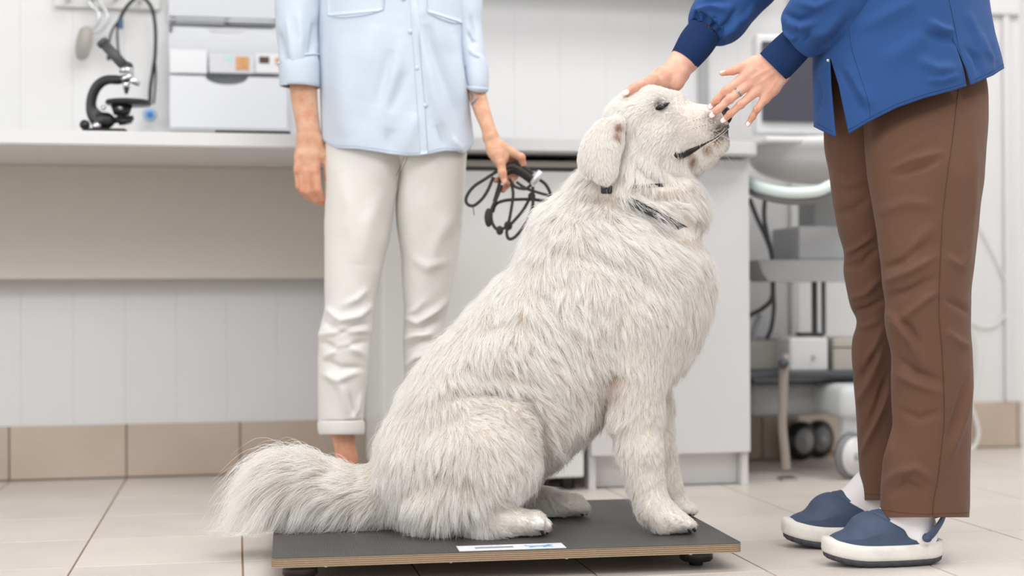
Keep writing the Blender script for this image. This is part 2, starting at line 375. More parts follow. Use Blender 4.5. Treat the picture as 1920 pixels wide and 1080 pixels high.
M['blue'] = cloth('royal_blue_cotton', (45, 80, 136), bump=.3, sheen=.05, var=.05)
M['bluerib'] = ribbed('blue_ribbed_cuff', (34, 62, 112), 90)
M['brown'] = cloth('brown_twill', (106, 77, 61), bump=.35, sheen=.08, var=.08)
M['brownseam'] = mat('brown_seam_thread', (78, 55, 43), .9)
M['blueseam'] = mat('dark_blue_stitching', (30, 48, 88), .9)
M['chambray'] = cloth('pale_blue_chambray', (200, 211, 224), bump=.3, sheen=.1, var=.05)
M['chamseam'] = mat('pale_blue_stitching', (176, 195, 214), .9)
M['denim'] = cloth('off_white_denim', (225, 223, 219), bump=.35, sheen=.1, var=.03)
M['denimseam'] = mat('off_white_denim_seam', (196, 190, 182), .9)
M['skin'] = skinmat('light_skin', (226, 182, 160), (214, 156, 132))
M['skin2'] = skinmat('tanned_skin', (214, 172, 144), (200, 146, 116))
M['hairbrown'] = mat('brown_hair', (92, 62, 42), .6, var=.3, vscale=120)
M['leather'] = mat('black_collar_webbing', (36, 37, 41), .6, bump=.3)
# ------------------------------------------------------------------ floor, walls
def tilemat(name, col, speck, dark):
    t = NT(name); b = t.b; b.inputs['Roughness'].default_value = .42; tc = t.n('ShaderNodeTexCoord'); ge = t.n('ShaderNodeNewGeometry')
    n1 = t.n('ShaderNodeTexNoise', Scale=5.0, Detail=5.0); t.l(ge.outputs['Position'], n1.inputs['Vector'])
    r1 = t.n('ShaderNodeValToRGB'); e = r1.color_ramp.elements; e[0].position = .3; e[1].position = .7; e[0].color = lin(dark)+(1,); e[1].color = lin(col)+(1,); t.l(n1.outputs['Fac'], r1.inputs[0])
    n2 = t.n('ShaderNodeTexNoise', Scale=210.0, Detail=2.0); t.l(ge.outputs['Position'], n2.inputs['Vector'])
    r2 = t.n('ShaderNodeValToRGB'); e = r2.color_ramp.elements; e[0].position = .66; e[1].position = .73; e[0].color = (0, 0, 0, 1); e[1].color = (1, 1, 1, 1); t.l(n2.outputs['Fac'], r2.inputs[0])
    oi = t.n('ShaderNodeObjectInfo'); hv = t.n('ShaderNodeHueSaturation'); mr = t.n('ShaderNodeMapRange'); mr.inputs[3].default_value = .96; mr.inputs[4].default_value = 1.04
    t.l(oi.outputs['Random'], mr.inputs[0]); t.l(mr.outputs[0], hv.inputs['Value'])
    mx = t.n('ShaderNodeMix', data_type='RGBA'); t.l(r2.outputs[0], mx.inputs[0]); t.l(r1.outputs[0], mx.inputs[6]); mx.inputs[7].default_value = lin(speck)+(1,)
    t.l(mx.outputs[2], hv.inputs['Color']); t.l(hv.outputs[0], b.inputs['Base Color']); return t.m
M['tile'] = tilemat('beige_speckled_floor_tile', (211, 203, 196), (174, 160, 150), (203, 194, 187))
M['btile'] = tilemat('beige_skirting_tile', (190, 175, 161), (160, 144, 128), (180, 164, 149))
M['grout'] = mat('brown_grout', (148, 126, 108), .9)
X0, Y0, T = -0.289, 2.36, .3; WY = 3.96; WR = 4.10; XS = 1.62        # wall behind the counter, recessed wall on the right
floor = box('floor', -3.6, 4.6, -1.2, 4.4, -.06, -.0022, M['grout'])
tag(floor, 'beige ceramic tiled floor of the clinic room', None, None, 'structure')
tm = None
for i in range(-7, 12):
    for j in range(-5, 6):
        x = X0+i*T; y = Y0+j*T; y1 = min(y+T, (WY if x < XS-.1 else WR)-.001)
        if y1-y < .03: continue
        if tm is None or abs(y1-y-T) > .001:
            o = box('tile', x+.0018, x+T-.0018, y+.0018, y1-.0018, -.02, 0, M['tile'], floor, .0012)
            o.location = (x, y, 0); 
            for v in o.data.vertices: v.co -= Vector((x, y, 0))
            if abs(y1-y-T) < .001: tm = o.data
        else:
            o = bpy.data.objects.new('tile', tm); COL.objects.link(o); o.parent = floor; o.location = (x, y, 0)
wall = box('wall_back', -3.3, XS, WY+.012, WY+.12, 0, 2.7, M['wall']); tag(wall, 'white wall clad in narrow panels behind the counter', None, None, 'structure')
wr = box('wall_back_right', XS, 4.2, WR+.012, WR+.12, 0, 2.7, M['wall']); tag(wr, 'white panelled wall behind the ultrasound cart', None, None, 'structure')
PW = .134
def cladding(parent, xa, xb, y):
    pm = None; n = int((xb-xa)/PW)
    for i in range(n):
        x = xa+i*PW
        if pm is None: o = box('panel', x+.0001, x+PW-.0001, y, y+.0125, .143, 2.69, M['panel'], parent, .0006); o.location = (x, 0, 0); [setattr(v, 'co', v.co-Vector((x, 0, 0))) for v in o.data.vertices]; pm = o.data
        else: o = bpy.data.objects.new('panel', pm); COL.objects.link(o); o.parent = parent; o.location = (x, 0, 0)
cladding(wall, -1.9, XS, WY); cladding(wr, XS+.02, 3.0, WR)
side = box('wall_corner', XS-.01, XS+.012, WY, WR+.02, 0, 2.7, M['panel']); tag(side, 'short white return where the back wall steps back', None, None, 'structure')
wl = bmesh.new(); bbox(wl, -3.3, -3.2, -1.2, 4.0, 0, .75); bbox(wl, -3.3, -3.2, -1.2, 4.0, 2.5, 2.7); bbox(wl, -3.3, -3.2, 2.6, 4.0, .75, 2.5); bbox(wl, -3.3, -3.2, -1.2, .1, .75, 2.5)
tag(bm_obj('wall_left', wl, M['wall']), 'white side wall with the window, left of the counter', None, None, 'structure')
wf = bmesh.new(); 
for a in ((-3.26, -3.2, .1, .15, .75, 2.5), (-3.26, -3.2, 2.55, 2.6, .75, 2.5), (-3.26, -3.2, 1.32, 1.38, .75, 2.5), (-3.26, -3.2, .1, 2.6, .75, .8), (-3.26, -3.2, .1, 2.6, 2.45, 2.5)): bbox(wf, *a)
tag(bm_obj('window_1', wf, M['white']), 'wide white framed window in the left wall', None, None, 'structure')
ce = box('ceiling', -3.3, 4.6, -1.2, 4.4, 2.7, 2.75, M['wall']); tag(ce, 'plain white ceiling', None, None, 'structure')
tag(box('wall_right', 3.2, 3.3, 2.3, 4.2, 0, 2.7, M['wall']), 'white wall on the right of the room', None, None, 'structure')
# blurred white jamb at the very right edge of the picture
jx = on_z(1912, 1080, 0.25); J = P(1913, 540, 1.62)
tag(box('door_1', J[0], J[0]+.10, J[1]-.06, J[1], 0, 2.2, M['white'], None, .004), 'white door jamb standing close on the right', None, None, 'structure')
# skirting tiles
def skirting(name, xa, xb, y, label):
    b = box(name, xa, xb, y-.004, y+.012, 0, .141, M['grout']); tag(b, label, None, None, 'structure'); i = math.floor((xa-X0)/T)
    while X0+i*T < xb:
        x = max(X0+i*T, xa); x2 = min(X0+(i+1)*T, xb)
        if x2-x > .03: box('tile', x+.0018, x2-.0018, y-.012, y+.004, .004, .143, M['btile'], b, .0015)
        i += 1
skirting('baseboard_back', -2.0, XS, WY, 'beige tiled skirting along the wall under the counter')
skirting('baseboard_right', XS+.012, 3.1, WR, 'beige tiled skirting behind the ultrasound cart')
# wall mouldings on the right
mp = on_y(1885, 23, WR); mb = bmesh.new(); bbox(mb, on_y(1600, 20, WR)[0], on_y(1911, 20, WR)[0], WR-.022, WR, mp[2]-.012, mp[2]+.014, .004)
tag(bm_obj('trim_1', mb, M['white']), 'white horizontal moulding on the wall at upper right', None, None, 'structure')
mb = bmesh.new(); xa = on_y(1879, 300, WR)[0]; bbox(mb, xa, xa+.022, WR-.016, WR, .143, mp[2]-.012, .004); tag(bm_obj('trim_2', mb, M['white']), 'white vertical moulding on the wall at the right', None, None, 'structure')
mb = bmesh.new(); xa = on_y(1308, 150, WY)[0]; bbox(mb, xa, xa+.03, WY-.012, WY, .86, 1.38, .003); tag(bm_obj('trim_3', mb, M['greyplast']), 'grey vertical strip on the wall above the dog', None, None, 'structure')
# wall cabinets just above the frame: their shade falls on the wall
for k, (xa, xb) in enumerate(((.45, 1.0), (1.0, 1.56))):
    t = empty('wall_cabinet', (xa, WY, 1.38), ['left hand white wall cabinet above the counter', 'right hand white wall cabinet above the counter'][k], 'cabinet', 'white wall cabinets')
    box('body', xa+.002, xb-.002, WY-.2, WY, 1.38, 2.0, M['white'], t, .002); box('door', xa+.003, xb-.003, WY-.221, WY-.202, 1.38, 2.0, M['white'], t, .002)

# ------------------------------------------------------------------ counter
CY = 3.36; pt = on_y(0, 243, CY)[2]; CT = on_y(300, 247, CY)[2]; CB = CT-.033
xe = on_y(1430, 275, CY)[0]
bm = bmesh.new(); t = bmesh.new()
pts = [(-2.0, CY), (xe-.05, CY)]+[(xe-.05+.05*math.sin(a), CY+.05-.05*math.cos(a)) for a in np.linspace(.2, math.pi/2, 8)]+[(xe, WY), (-2.0, WY)]
f = bm.faces.new([bm.verts.new((x, y, CB)) for x, y in pts]); r = bmesh.ops.extrude_face_region(bm, geom=[f]); bmesh.ops.translate(bm, verts=[v for v in r['geom'] if isinstance(v, bmesh.types.BMVert)], vec=(0, 0, CT-CB))
bmesh.ops.bevel(bm, geom=[e for e in bm.edges if abs(e.verts[0].co.z-e.verts[1].co.z) < 1e-5], offset=.003, segments=2, affect='EDGES')
ct = bm_obj('worktop', bm, M['white'], loc=(0, CY, CB)); tag(ct, 'long white laminate worktop running along the back wall', 'worktop')
yb = on_y(300, 523, WY-.07)[2]
ap = box('modesty_panel', -2.0, on_y(717, 400, 3.9)[0], WY-.09, WY-.072, yb, CB-.0005, M['under'], None, .002, loc=(-1, WY-.08, yb)); tag(ap, 'grey-white board fixed to the wall under the worktop, left of the fridge', 'panel')
# fridge under the counter
fx0, fx1 = on_y(717, 700, 3.42)[0], on_y(1096, 860, 3.42)[0]; fy = 3.42
fr = empty('undercounter_fridge', ((fx0+fx1)/2, fy+.25, 0), 'white undercounter fridge behind the sitting dog', 'fridge')
zt = on_y(980, 301, fy)[2]; z2 = on_y(980, 316, fy)[2]; zb = on_y(1070, 896, fy)[2]
box('body', fx0, fx1, fy+.035, WY-.1, zb+.01, z2+.004, M['whiteapp'], fr, .004)
box('top_panel', fx0, fx1, fy+.002, WY-.1, z2+.004, zt, M['greyedge'], fr, .003)
box('door', fx0+.001, fx1-.001, fy, fy+.033, zb, z2-.006, M['whiteapp'], fr, .006)
box('door_seal', fx0+.004, fx1-.004, fy+.012, fy+.036, zb+.004, z2+.003, M['dkgrey'], fr)
for fxx in (fx0+.03, fx1-.03):
    for fyy in (fy+.06, WY-.16):
        b = bmesh.new(); cyl(b, (fxx, fyy, 0), (fxx, fyy, zb+.011), .018, n=16); bm_obj('foot', b, M['black'], fr)
rail = box('gap_shade_strip', fx0, on_y(1112, 292, 3.47)[0], 3.47, 3.50, zt+.022, CB-.001, M['black'], None, 0, loc=(fx0, 3.485, CB)); tag(rail, 'black strip standing in for the shaded gap between worktop and fridge', 'rail')  # added strip: its black gives the shade of the open gap
# base cabinet on the right
cx0, cx1 = on_y(1108, 880, 3.42)[0], on_y(1408, 600, 3.42)[0]; cyf = 3.42; kb = on_y(1405, 849, cyf)[2]
cb = empty('base_cabinet', ((cx0+cx1)/2, cyf+.25, 0), 'white base cabinet under the worktop, right behind the dog', 'cabinet')
box('body', cx0, cx1-.001, cyf+.02, WY-.014, kb, CB-.0005, M['white'], cb, .001)
for xx in (cx0, cx1-.02): box('side_foot', xx, xx+.018, cyf+.02, WY-.014, 0, kb-.0005, M['white'], cb, .001)
box('kick_board', cx0+.019, cx1-.021, cyf+.05, cyf+.066, .002, kb-.0005, M['white'], cb, .001)
zd = on_y(1390, 300, cyf)[2]
box('door', cx0+.002, cx1-.003, cyf, cyf+.018, kb+.002, zd, M['white'], cb, .0015)

# ------------------------------------------------------------------ peg rail with the stethoscope and the paddle
ry = WY-.001; za = on_y(150, 16, ry)[2]
pr = empty('peg_rail', tuple(on_y(200, 0, ry)), 'white peg rail on the wall above the microscope', 'rail')
xl, xr = on_y(103, 5, ry)[0], on_y(300, 5, ry)[0]
box('board', xl, xr, WY-.018, WY-.001, za, za+.075, M['wall'], pr, .003)
for k, (px, py) in enumerate(((128, 1), (174, 0), (217, -1), (262, 3))):
    p = on_y(px, py, WY-.018); b = bmesh.new(); cyl(b, p, p+np.array([0, -.035, .004]), .006, .006, 16); bmesh.ops.create_icosphere(b, subdivisions=2, radius=.013, matrix=Matrix.Translation(Vector(p+np.array([0, -.038, .005])))); bm_obj('peg', b, M['white'], pr, True)
def at(px, py, y): return on_y(px, py, y)
def ytube(pts, r, n=60, s=10, flat=None): return tube([on_y(*q) for q in smoothpath(pts, n)], r, s, flat)
YS = WY-.05
st = empty('stethoscope', tuple(at(262, 3, YS)), 'black stethoscope with a blue chest piece hanging from the peg rail', 'stethoscope')
V, Fq = join(ytube([(222, 42, YS), (238, 12, YS), (262, -6, YS-.012), (283, 12, YS), (291, 50, YS), (291, 100, YS), (287, 130, YS), (282, 165, YS), (281, 195, YS)], .0048),
    ytube([(290, 105, YS), (292, 140, YS), (290, 175, YS), (288, 195, YS)], .003)); mobj('tube', V, Fq, M['blackrub'], st)
V, Fq = join(ytube([(222, 40, YS), (210, 58, YS), (204, 82, YS), (204, 104, YS)], .0032), ytube([(221, 42, YS), (220, 66, YS), (222, 98, YS-.01)], .0032)); mobj('ear_tube', V, Fq, M['black'], st)
for q in ((204, 108), (222, 101)):
    b = bmesh.new(); bmesh.ops.create_uvsphere(b, u_segments=14, v_segments=10, radius=.006, matrix=Matrix.Translation(Vector(at(q[0], q[1], YS)))@Matrix.Diagonal((1, 1, 1.4, 1))); bm_obj('ear_tip', b, M['blackrub'], st, True)
p = at(227, 45, YS-.008); tg = box('tag', p[0]-.006, p[0]+.006, p[1]-.006, p[1], p[2]-.014, p[2]+.014, mat('dark_blue_tag', (58, 84, 120), .5), st, .002)
p = at(281, 215, YS); b = bmesh.new(); cyl(b, p+np.array([0, .012, 0]), p+np.array([0, -.004, 0]), .019, .019, 28, .003); bm_obj('chest_piece', b, mat('clear_blue_ring', (190, 215, 240), .2, trans=.3), st, True)
b = bmesh.new(); cyl(b, p+np.array([0, -.003, 0]), p+np.array([0, -.009, 0]), .010, .008, 24, .001); bm_obj('diaphragm', b, mat('blue_plastic', (60, 120, 190), .4), st, True)
pd = empty('reflex_paddle', tuple(at(174, 0, YS)), 'grey paddle with two curved metal handles hanging from the peg rail', 'tool')
b = bmesh.new(); V = []
out = [(150, 52), (162, 48), (172, 52), (174, 68), (170, 92), (164, 106), (153, 112), (143, 108), (140, 92), (143, 70)]
o2 = smoothpath(out+[out[0]], 50)[:-1]; va = [b.verts.new(Vector(at(x, y, YS-.008))) for x, y in o2]; f = b.faces.new(va); r = bmesh.ops.extrude_face_region(b, geom=[f]); bmesh.ops.translate(b, verts=[v for v in r['geom'] if isinstance(v, bmesh.types.BMVert)], vec=(0, .014, 0))
bmesh.ops.bevel(b, geom=[e for e in b.edges if len(e.link_faces) == 2 and any(len(q.verts) > 5 for q in e.link_faces)], offset=.004, segments=3, affect='EDGES'); bm_obj('pad', b, mat('grey_felt', (170, 166, 160), .9, var=.1, bump=.4), pd, True)
V, Fq = join(ytube([(166, 0, YS), (172, 12, YS), (183, 22, YS), (186, 36, YS), (178, 50, YS), (168, 56, YS)], .0045), ytube([(184, -2, YS), (193, 12, YS), (202, 30, YS), (199, 46, YS), (188, 58, YS), (176, 62, YS), (166, 60, YS)], .004), ytube([(166, 0, YS), (174, -9, YS-.01), (184, -2, YS)], .004)); mobj('handle', V, Fq, M['steel'], pd)
# ------------------------------------------------------------------ brochure rack
rk = empty('brochure_rack', tuple(at(430, 240, WY)), 'clear and white brochure rack on the wall left of the client', 'rack')
M['acryl'] = mat('frosted_acrylic', (222, 225, 229), .25, alpha=.72); M['acrylw'] = mat('white_acrylic', (216, 218, 222), .3)
def quadbox(name, px0, px1, pz0, pz1, yf, th, m, parent, notch=None):
    a = on_y(px0, pz0, yf); c = on_y(px1, pz1, yf); z1, z0 = max(a[2], c[2]), min(a[2], c[2]); b = bmesh.new()
    prof = [(a[0], z0), (c[0], z0), (c[0], z1)]
    if notch:
        n0, n1, nd = on_y(notch[0], pz0, yf)[0], on_y(notch[1], pz0, yf)[0], notch[2]
        prof += [(n1-(n1-n0)*(.5-.5*math.cos(s)), z1-nd*math.sin(s)) for s in np.linspace(0, math.pi, 14)]
    prof += [(a[0], z1)]
    f = b.faces.new([b.verts.new((x, yf, z)) for x, z in prof]); r = bmesh.ops.extrude_face_region(b, geom=[f]); bmesh.ops.translate(b, verts=[v for v in r['geom'] if isinstance(v, bmesh.types.BMVert)], vec=(0, th, 0)); return bm_obj(name, b, m, parent)
xa, xb = at(316, 0, WY-.03)[0], at(543, 0, WY-.03)[0]; zlo = at(430, 241, WY-.01)[2]
box('back_plate', xa, xb, WY-.006, WY-.001, zlo-.02, zlo+.47, M['acrylw'], rk, .001)
for (x0, x1, y0, y1, yo, nt) in ((318, 538, 141, 243, .085, (385, 465, .022)), (316, 530, 48, 128, .06, (385, 465, .02)), (316, 520, -32, 36, .04, None)):
    quadbox('pocket_front', x0, x1, y0, y1, WY-yo, .003, M['acrylw'] if yo > .08 else M['acryl'], rk, nt)
    a = at(x0, y1, WY-yo); c = at(x1, y1, WY-yo); box('pocket_floor', a[0], c[0], WY-yo, WY-.006, a[2], a[2]+.003, M['acrylw'], rk)
    for xx in (a[0], c[0]-.003): box('pocket_side', xx, xx+.003, WY-yo+.003, WY-.006, a[2]+.003, at(x0, y0, WY-yo)[2], M['acryl'], rk)
def leaf(name, label, px0, px1, py0, py1, yo, m, cat='leaflet', extra=()):
    a = at(px0, py0, WY-yo); c = at(px1, py1, WY-yo); o = box(name, a[0], c[0], WY-yo, WY-yo+.003, c[2], a[2], m, None, 0, loc=(a[0], WY-yo, c[2])); tag(o, label, cat, 'leaflets in the brochure rack'); 
    for (x0, x1, y0, y1, mm) in extra:
        a = at(x0, y0, WY-yo-.001); c = at(x1, y1, WY-yo-.001); box('printed_photo', a[0], c[0], WY-yo-.0012, WY-yo-.0002, c[2], a[2], mm, o)
    return o
pg = mat('paper_grey', (206, 208, 212), .8); pw = mat('paper_white', (222, 223, 226), .8); og = mat('orange_print', (214, 160, 110), .7, var=.2, vscale=60); bk = mat('dark_brown_print', (92, 66, 56), .7, var=.4, vscale=80); tl = mat('teal_print', (178, 214, 206), .7)
leaf('leaflet', 'white leaflet with a small orange cat photo in the rack', 392, 478, 100, 138, .072, pg, extra=((442, 467, 106, 132, og), (424, 438, 104, 114, tl)))
leaf('leaflet', 'white leaflet with a small dark brown photo beside the orange one', 479, 536, 100, 138, .076, pw, extra=((486, 505, 106, 119, bk), (516, 535, 108, 122, og)))
leaf('leaflet', 'plain pale leaflet at the left of the middle row', 318, 388, 92, 138, .07, pw)
leaf('leaflet', 'wide white leaflet sticking up behind the dark rack edge', 330, 470, 50, 96, .035, pw)
leaf('leaflet', 'pale grey printed leaflet at the top of the rack', 330, 420, 8, 46, .03, pg)
leaf('leaflet', 'pale leaflet at the top of the rack beside the client', 430, 512, 14, 46, .032, pw)
b = bmesh.new(); a = at(318, 46, WY-.062); c = at(512, 46, WY-.062); bbox(b, a[0], c[0], a[1]-.002, a[1]+.002, a[2]-.002, a[2]+.002); bbox(b, a[0], a[0]+.006, a[1]-.003, a[1]+.002, a[2]-.02, a[2]+.002); bm_obj('dark_edge_clip', b, M['dkgrey'], rk)
p0 = at(403, 243, CY+.05); p1 = at(544, 244, CY+.05)
tb = box('tablet', p0[0], p1[0], CY+.02, CY+.2, CT+.0003, CT+.009, M['dkgrey'], None, .003, loc=(p0[0], CY+.1, CT)); tag(tb, 'thin dark tablet lying flat on the worktop', 'tablet')
# ------------------------------------------------------------------ microscope
ZM = 3.42; mi = empty('microscope', tuple(P(195, 270, ZM)), 'black vintage microscope standing on the worktop', 'microscope')
Q = lambda x, y, dz=0: P(x, y, ZM+dz)
mi.location[2] = CT; ORG[mi.name] = np.array(mi.location)
bm = bmesh.new(); cyl(bm, Q(193, 80), Q(236, 127), .0125, .0125, 24, .001); cyl(bm, Q(190, 77), Q(196, 84), .0145, .0145, 24, .001); bm_obj('eyepiece_tube', bm, M['dkgrey'], mi, True)
s = SDF(Cc(140, 280, ZM-.09), Cc(320, 60, ZM+.09), .0022, .004)
s.schain([(224, 150, ZM, 8), (200, 150, ZM, 8), (182, 162, ZM, 8.5), (172, 185, ZM, 8.5), (172, 212, ZM, 9), (184, 232, ZM, 10)], 1.1)
s.chain([(172, 200, ZM, 6), (196, 228, ZM, 9)]); s.pell(196, 226, ZM, 20, 16, 12); s.pell(238, 126, ZM, 12, 11, 12); s.pell(236, 148, ZM, 13, 8, 13)
s.floor_clip(CT+.004); V, Fq = s.mesh(); mobj('arm', V, outward(V, Fq), M['black'], mi)
bm = bmesh.new(); bbox(bm, Q(165, 0)[0]-.01, Q(240, 0)[0], Q(200, 0)[1]-.05, Q(200, 0)[1]+.05, CT+.0004, CT+.022, .008); bm_obj('base', bm, M['black'], mi, True)
bm = bmesh.new(); cyl(bm, Q(237, 127), Q(237, 137), .018, .018, 28, .001); bm_obj('collar_ring', bm, M['chrome'], mi, True)
bm = bmesh.new(); cyl(bm, Q(237, 144), Q(241, 152), .02, .014, 24, .001); cyl(bm, Q(241, 146), Q(262, 158), .011, .006, 20, .001); cyl(bm, Q(237, 150), Q(237, 168), .009, .008, 20, .001); bm_obj('objective_turret', bm, M['chrome'], mi, True)
bm = bmesh.new(); cyl(bm, Q(237, 168), Q(237, 176), .006, .003, 20); bm_obj('objective_tip', bm, M['black'], mi, True)
st0 = Q(241, 193); bm = bmesh.new(); cyl(bm, st0+np.array([0, 0, -.005]), st0+np.array([0, 0, .005]), .054, .054, 40, .002); bm_obj('stage', bm, M['black'], mi, True)
bm = bmesh.new(); cyl(bm, Q(228, 198), Q(228, 216), .026, .018, 24); cyl(bm, Q(228, 216), Q(228, 222), .011, .011, 16); cyl(bm, Q(212, 226), Q(250, 221), .008, .006, 16); cyl(bm, Q(234, 224), Q(236, 232), .018, .016, 24); bm_obj('condenser', bm, M['black'], mi, True)
for (x, y, r, m) in ((159, 234, .012, 'black'), (181, 236, .010, 'chrome'), (194, 202, .006, 'chrome'), (226, 202, .006, 'steel')):
    bm = bmesh.new(); cyl(bm, Q(x, y, -.012), Q(x, y, -.045), r, r, 20, .002); bm_obj('focus_knob', bm, M[m], mi, True)

# ------------------------------------------------------------------ ultrasound cart
cart = empty('ultrasound_cart', tuple(on_z(1540, 890, 0)), 'grey and white ultrasound cart on castors behind the vet', 'cart')
ZC = 3.95
def cq(x, y, Z=ZC): return P(x, y, Z)
def pxbox(name, x0, x1, y0, y1, Z, dep, m, parent, bev=.004, smooth=False):
    a = P(x0, y0, Z); c = P(x1, y1, Z); return box(name, min(a[0], c[0]), max(a[0], c[0]), (a[1]+c[1])/2, (a[1]+c[1])/2+dep, c[2], a[2], m, parent, bev, None, smooth)
pxbox('monitor_casing', 1412, 1620, 66, 251, 3.85, .05, M['white'], cart, .008)
scr = pxbox('screen', 1425, 1606, 80, 228, 3.835, .012, M['screen'], cart, .001)
pxbox('monitor_stand', 1500, 1560, 250, 275, 3.9, .06, M['white'], cart, .006)
s = SDF(Cc(1380, 400, 3.5), Cc(1720, 230, 4.1), .006, .02)
s.pell(1545, 278, 3.8, 150, 42, 150, 0); s.pell(1545, 300, 3.8, 138, 46, 130); s.pell(1545, 250, 3.8, 190, 22, 200, k=.02, op='sub')
V, Fq = s.mesh(3); mobj('console', V, outward(V, Fq), M['white'], cart)
pxbox('lid', 1428, 1660, 257, 268, 3.62, .3, M['white'], cart, .006)
pxbox('lid_slot', 1437, 1466, 262, 268, 3.612, .01, M['dkgrey'], cart, .001)
ring = [(1402, 338, 3.72), (1425, 351, 3.62), (1475, 361, 3.56), (1530, 359, 3.55), (1565, 345, 3.56), (1620, 338, 3.62), (1660, 335, 3.75)]
V, Fq = pxtube(ring, .014, 60, 14, 1.0); mobj('handle_rail', V, Fq, M['glassy'], cart)
V, Fq = pxtube([(x, y+13, Z+.02) for x, y, Z in ring], .013, 60, 12); mobj('lower_rim', V, Fq, M['midgrey'], cart)
pxbox('column', 1524, 1600, 366, 480, 3.9, .12, M['greyplast'], cart, .006)
pxbox('module_box', 1494, 1600, 424, 487, 3.82, .2, mat('smoky_grey_plastic', (176, 178, 180), .4), cart, .006)
a = [(1422, 487), (1640, 487), (1640, 528), (1442, 528), (1430, 512)]
b = bmesh.new(); f = b.faces.new([b.verts.new(Vector(P(x, y, 3.78))) for x, y in a]); r = bmesh.ops.extrude_face_region(b, geom=[f]); bmesh.ops.translate(b, verts=[v for v in r['geom'] if isinstance(v, bmesh.types.BMVert)], vec=Vector((CF*.28).tolist())); bm_obj('shelf', b, M['greyplast'], cart)
for x0, x1, m in ((1526, 1534, 'dkgrey'), (1544, 1550, 'midgrey')): pxbox('post', x0, x1, 527, 628, 3.95, .02, M[m], cart, .002)
pxbox('foot_plate', 1505, 1546, 624, 633, 3.93, .06, M['dkgrey'], cart, .003)
t = pxbox('printer', 1478, 1557, 633, 697, 3.82, .26, M['white'], cart, .008)
b = bmesh.new(); cyl(b, P(1526, 669, 3.822), P(1526, 669, 3.81), .004, n=12); bm_obj('button', b, M['greyplast'], t)
pxbox('drive_box', 1558, 1680, 634, 697, 3.86, .22, M['greyedge'], cart, .006)
pxbox('drive_slot', 1572, 1592, 640, 650, 3.852, .01, M['dkgrey'], cart, .001); pxbox('drive_slot', 1560, 1640, 650, 652, 3.853, .01, M['dkgrey'], cart, .001)
pxbox('side_box', 1400, 1476, 640, 694, 3.9, .2, M['greyedge'], cart, .006)
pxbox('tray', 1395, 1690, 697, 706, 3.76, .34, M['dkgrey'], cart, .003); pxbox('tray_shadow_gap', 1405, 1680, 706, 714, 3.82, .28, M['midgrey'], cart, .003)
pxbox('base_cover', 1398, 1690, 716, 778, 3.86, .34, M['greyplast'], cart, .02, True)
pxbox('corner_cover', 1572, 1700, 722, 786, 3.70, .3, mat('pale_grey_plastic', (200, 204, 204), .45), cart, .022, True)
pxbox('castor_fork', 1580, 1625, 770, 860, 3.73, .05, M['white'], cart, .01)
def castor(px, py, Z, r, m, white):
    c = P(px, py, Z); c[2] = r+.001; d = (R0*.55*(1 if white else 1)+F0*-.83); d = d/np.linalg.norm(d); hub = None
    b = bmesh.new(); cyl(b, c-d*.013, c+d*.013, r, r, 36, .005); w = bm_obj('castor', b, M['black'] if not white else M['midgrey'], cart, True)
    b = bmesh.new(); cyl(b, c-d*.0155, c+d*.016, r*(.84 if white else .66), r*(.84 if white else .66), 32, .002); bm_obj('wheel_disc', b, m, w, True)
    b = bmesh.new(); cyl(b, c-d*.017, c+d*.02, r*.18, r*.18, 16); bm_obj('axle_cap', b, M['greyplast'], w, True)
castor(1598, 860, 3.72, .06, M['white'], True); castor(1502, 822, 4.15, .056, M['greyplast'], False); castor(1535, 822, 4.2, .056, M['midgrey'], False); castor(1655, 860, 3.8, .06, M['white'], True)
V, Fq = pxtube([(1474, 668, 3.72), (1470, 700, 3.7), (1468, 760, 3.70), (1467, 800, 3.70), (1472, 850, 3.7), (1474, 880, 3.7)], .012, 40, 12, 1.0); stp = mobj('support_strap', V, Fq, mat('taupe_strap', (150, 140, 132), .6), cart)
p = P(1470, 880, 3.7); b = bmesh.new(); bbox(b, p[0]-.012, p[0]+.03, p[1]-.02, p[1]+.02, 0.0005, .008); bm_obj('strap_foot', b, M['steel'], cart)
b = bmesh.new(); cyl(b, P(1469, 681, 3.69), P(1469, 681, 3.66), .014, .012, 20, .002); bm_obj('knob', b, M['dkgrey'], cart, True)
def cable(pts, r, m, label, n=70): V, Fq = pxtube(pts, r, n, 8); o = mobj('cable', V, Fq, M[m], cart); return o
cable([(1405, 372, 3.9), (1420, 410, 3.9), (1436, 445, 3.88), (1447, 480, 3.86), (1449, 530, 3.85), (1447, 560, 3.85), (1430, 578, 3.88), (1405, 592, 3.9), (1396, 600, 3.9)], .0065, 'cable', 'dark cable sagging left from the cart shelf')
cable([(1434, 374, 3.9), (1433, 410, 3.9), (1441, 450, 3.87), (1449, 485, 3.85), (1450, 545, 3.85), (1451, 580, 3.85), (1446, 615, 3.88), (1438, 634, 3.9)], .006, 'cable', 'dark cable hanging straight down from the cart console')
cable([(1425, 590, 3.92), (1414, 620, 3.92), (1412, 650, 3.92), (1416, 668, 3.92), (1405, 680, 3.92), (1396, 672, 3.92)], .007, 'midgrey' if False else 'greyplast', 'thick grey cable looping beside the base cabinet')
def wc(pts, r, label):
    V, Fq = tube([on_y(*q) for q in smoothpath(pts, 80)], r, 8); o = mobj('cable', V, Fq, M['whitecable'], None, loc=V[0]); tag(o, label, 'cable', None)
wc([(1820, 395, WR-.01), (1837, 425, WR-.01), (1865, 480, WR-.01), (1886, 530, WR-.01), (1890, 575, WR-.01), (1872, 605, WR-.01), (1845, 613, WR-.01), (1815, 600, WR-.01)], .0032, 'thin white cable looping on the wall right of the vet')
